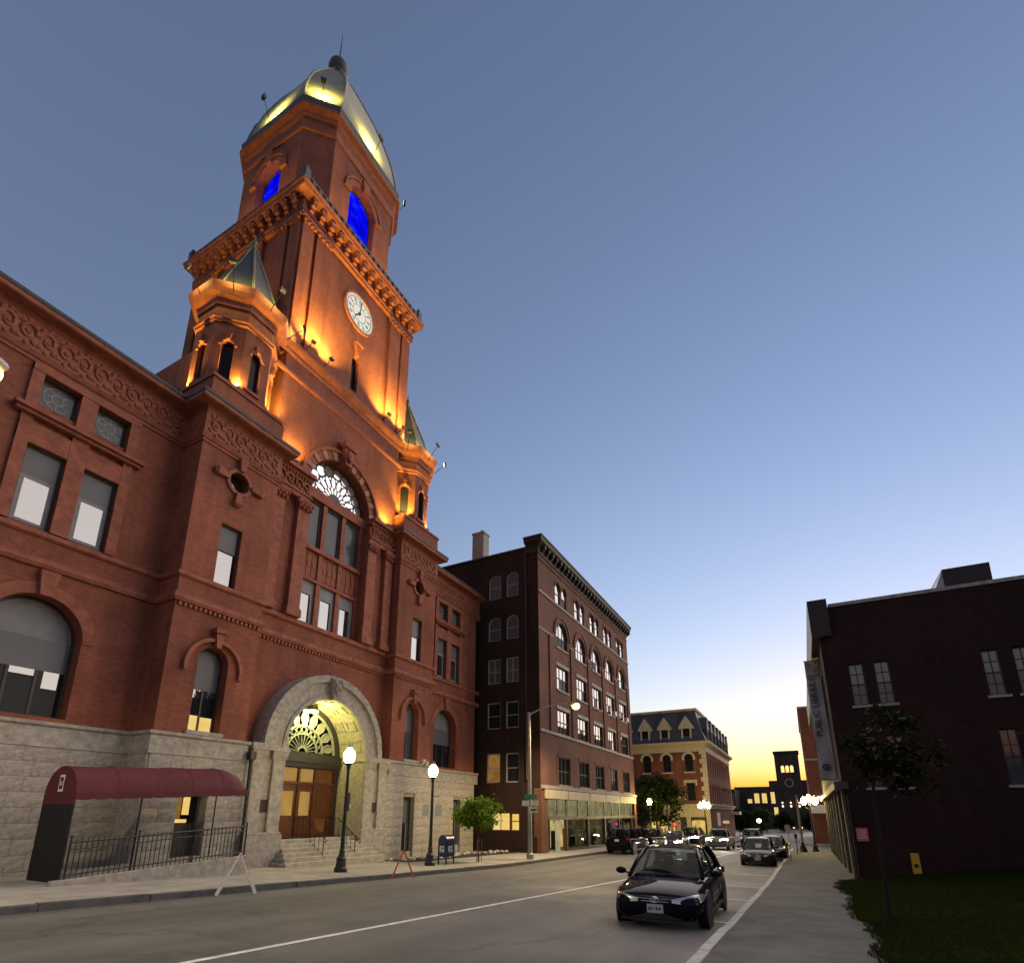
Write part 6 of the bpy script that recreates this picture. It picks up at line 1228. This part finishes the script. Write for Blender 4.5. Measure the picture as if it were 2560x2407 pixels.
    for y_ in (-.36, .36):
        se = put('seat', MB().ring([[(-.28, y_ - .22, bb - .1), (-.12, y_ - .22, bb - .1), (-.12, y_ + .22, bb - .1), (-.28, y_ + .22, bb - .1)], [(-.40, y_ - .18, bb + .24), (-.26, y_ - .18, bb + .24), (-.26, y_ + .18, bb + .24), (-.40, y_ + .18, bb + .24)]]), 'upholstery', t, bevel=.03)
        put('headrest', MB().box(-.40, -.30, y_ - .12, y_ + .12, bb + .27, bb + .43), 'upholstery', se, bevel=.03); put('rear_headrest', MB().box(-1.22, -1.12, y_ - .12, y_ + .12, bb + .12, bb + .30), 'upholstery', se, bevel=.03)
    put('rear_seat', MB().box(-1.26, -1.1, -.6, .6, bb - .1, bb + .12), 'upholstery', t, bevel=.03)
    put('steering_wheel', MB().tube([(.46 - .05 * sin(q), .36 + .18 * cos(q), bb + .08 + .16 * sin(q)) for q in [k * PI / 8 for k in range(17)]], .014, 5, False), 'blackplastic', t)
    put('rear_view_mirror', MB().box(fx1 - .02, fx1 + .03, -.11, .11, rz1 - .13, rz1 - .06), 'blackplastic', t)
    zf_ = .56 if not suv else .82
    TN = lambda u, v, n: (2.285 + n - .22 * (u / .8) ** 2, u, v)
    def strip(u0, u1, v0, v1, n0, n1, seg=8):
        mb = MB(); loops = []
        for k in range(seg + 1): u = u0 + (u1 - u0) * k / seg; loops.append([TN(u, v0, n0), TN(u, v1, n0), TN(u, v1, n1), TN(u, v0, n1)])
        return mb.ring(loops)
    g_ = put('grille', strip(-.42, .42, zf_ - .03, zf_ + .10, -.05, .012), 'blackplastic', t)
    for dz in (.025, .075): put('grille_bar', strip(-.44, .44, zf_ - .02 + dz, zf_ - .005 + dz, 0, .026), 'chrome', g_)
    em = MB()
    def ell(c, a, b, r_): em.tube([(2.315 + .004, c[0] + a * cos(q), c[1] + b * sin(q)) for q in [k * 2 * PI / 16 for k in range(17)]], r_, 5, False)
    ell((0, zf_ + .045), .075, .052, .008); ell((0, zf_ + .058), .045, .018, .006); ell((0, zf_ + .04), .018, .045, .006); put('emblem', em, 'chrome', t)
    put('lower_intake', strip(-.5, .5, zf_ - .30, zf_ - .18, -.05, .008), 'blackplastic', t); put('bumper_lip', strip(-.72, .72, zf_ - .35, zf_ - .31, -.06, .02), 'blackplastic', t)
    pl = put('front_plate', strip(-.155, .155, zf_ - .19, zf_ - .035, .012, .026, 2), 'plate', t); put('plate_print', MB().box(2.306, 2.312, -.12, -.095, zf_ - .14, zf_ - .085).box(2.306, 2.312, -.08, -.05, zf_ - .14, zf_ - .09).box(2.306, 2.312, -.02, -.005, zf_ - .14, zf_ - .085).box(2.306, 2.312, .02, .05, zf_ - .14, zf_ - .085).box(2.306, 2.312, .07, .11, zf_ - .135, zf_ - .09), 'bannertext', pl)
    for s in (-1, 1): put('fog_light', MB().sphere((2.13, s * W * .70, zf_ - .24), .05, .06, .05, 8, 5), 'headlamp', t)
    put('rear_plate', MB().box(-2.36 if not suv else -2.43, -2.30, -.155, .155, zf_ + .08, zf_ + .235), 'plate', t); put('rear_bumper', MB().box(-2.33 if not suv else -2.4, -2.1, -W * .86, W * .86, .32, .48), paint, t, bevel=.05)
    if suv: put('light_bar', MB().obox((fx1 + .1, 0, rz1 + .1), .08, 1.05, .08, Matrix.Identity(3)), 'silver', t) if lights else None
    return t
def place(x, y): return (x, y, gz(x, y))
def slope(t, x): t.rotation_euler[1] = 0
car('sedan', place(13.55, 2.86), PI + R(1.5), 'navy', 'dark navy sedan parked at the near kerb facing the camera')
car('sedan', place(36.2, 2.75), PI + R(2), 'grey', 'grey-blue sedan parked beside the library')
car('sedan', place(42.3, 2.35), PI, 'black', 'black car parked right behind the grey-blue sedan')
car('waiting_car', place(62.5, 5.2), PI, 'grey', 'dark SUV waiting in the far lane beyond the parked grey-blue sedan', 'suv')
car('oncoming_suv', place(54.2, 7.2), PI - R(2), 'silver', 'silver SUV coming up the street with bright headlights and roof light bar', 'suv', True)
car('parked_suv', place(41.5, 12.0), R(-3), 'black', 'black SUV parked at the kerb in front of the shopfront', 'suv')
car('parked_suv', place(47.4, 11.9), R(-3), 'black', 'second black SUV parked ahead of the first by the shopfront', 'suv')
car('queueing_car', place(53.6, 11.0), PI, 'grey', 'dark car with lit headlights facing the parked black SUVs', 'sedan', True)
car('queueing_car', place(59.5, 10.6), PI, 'grey', 'tall car with glaring headlights behind the dark facing car', 'suv', True)
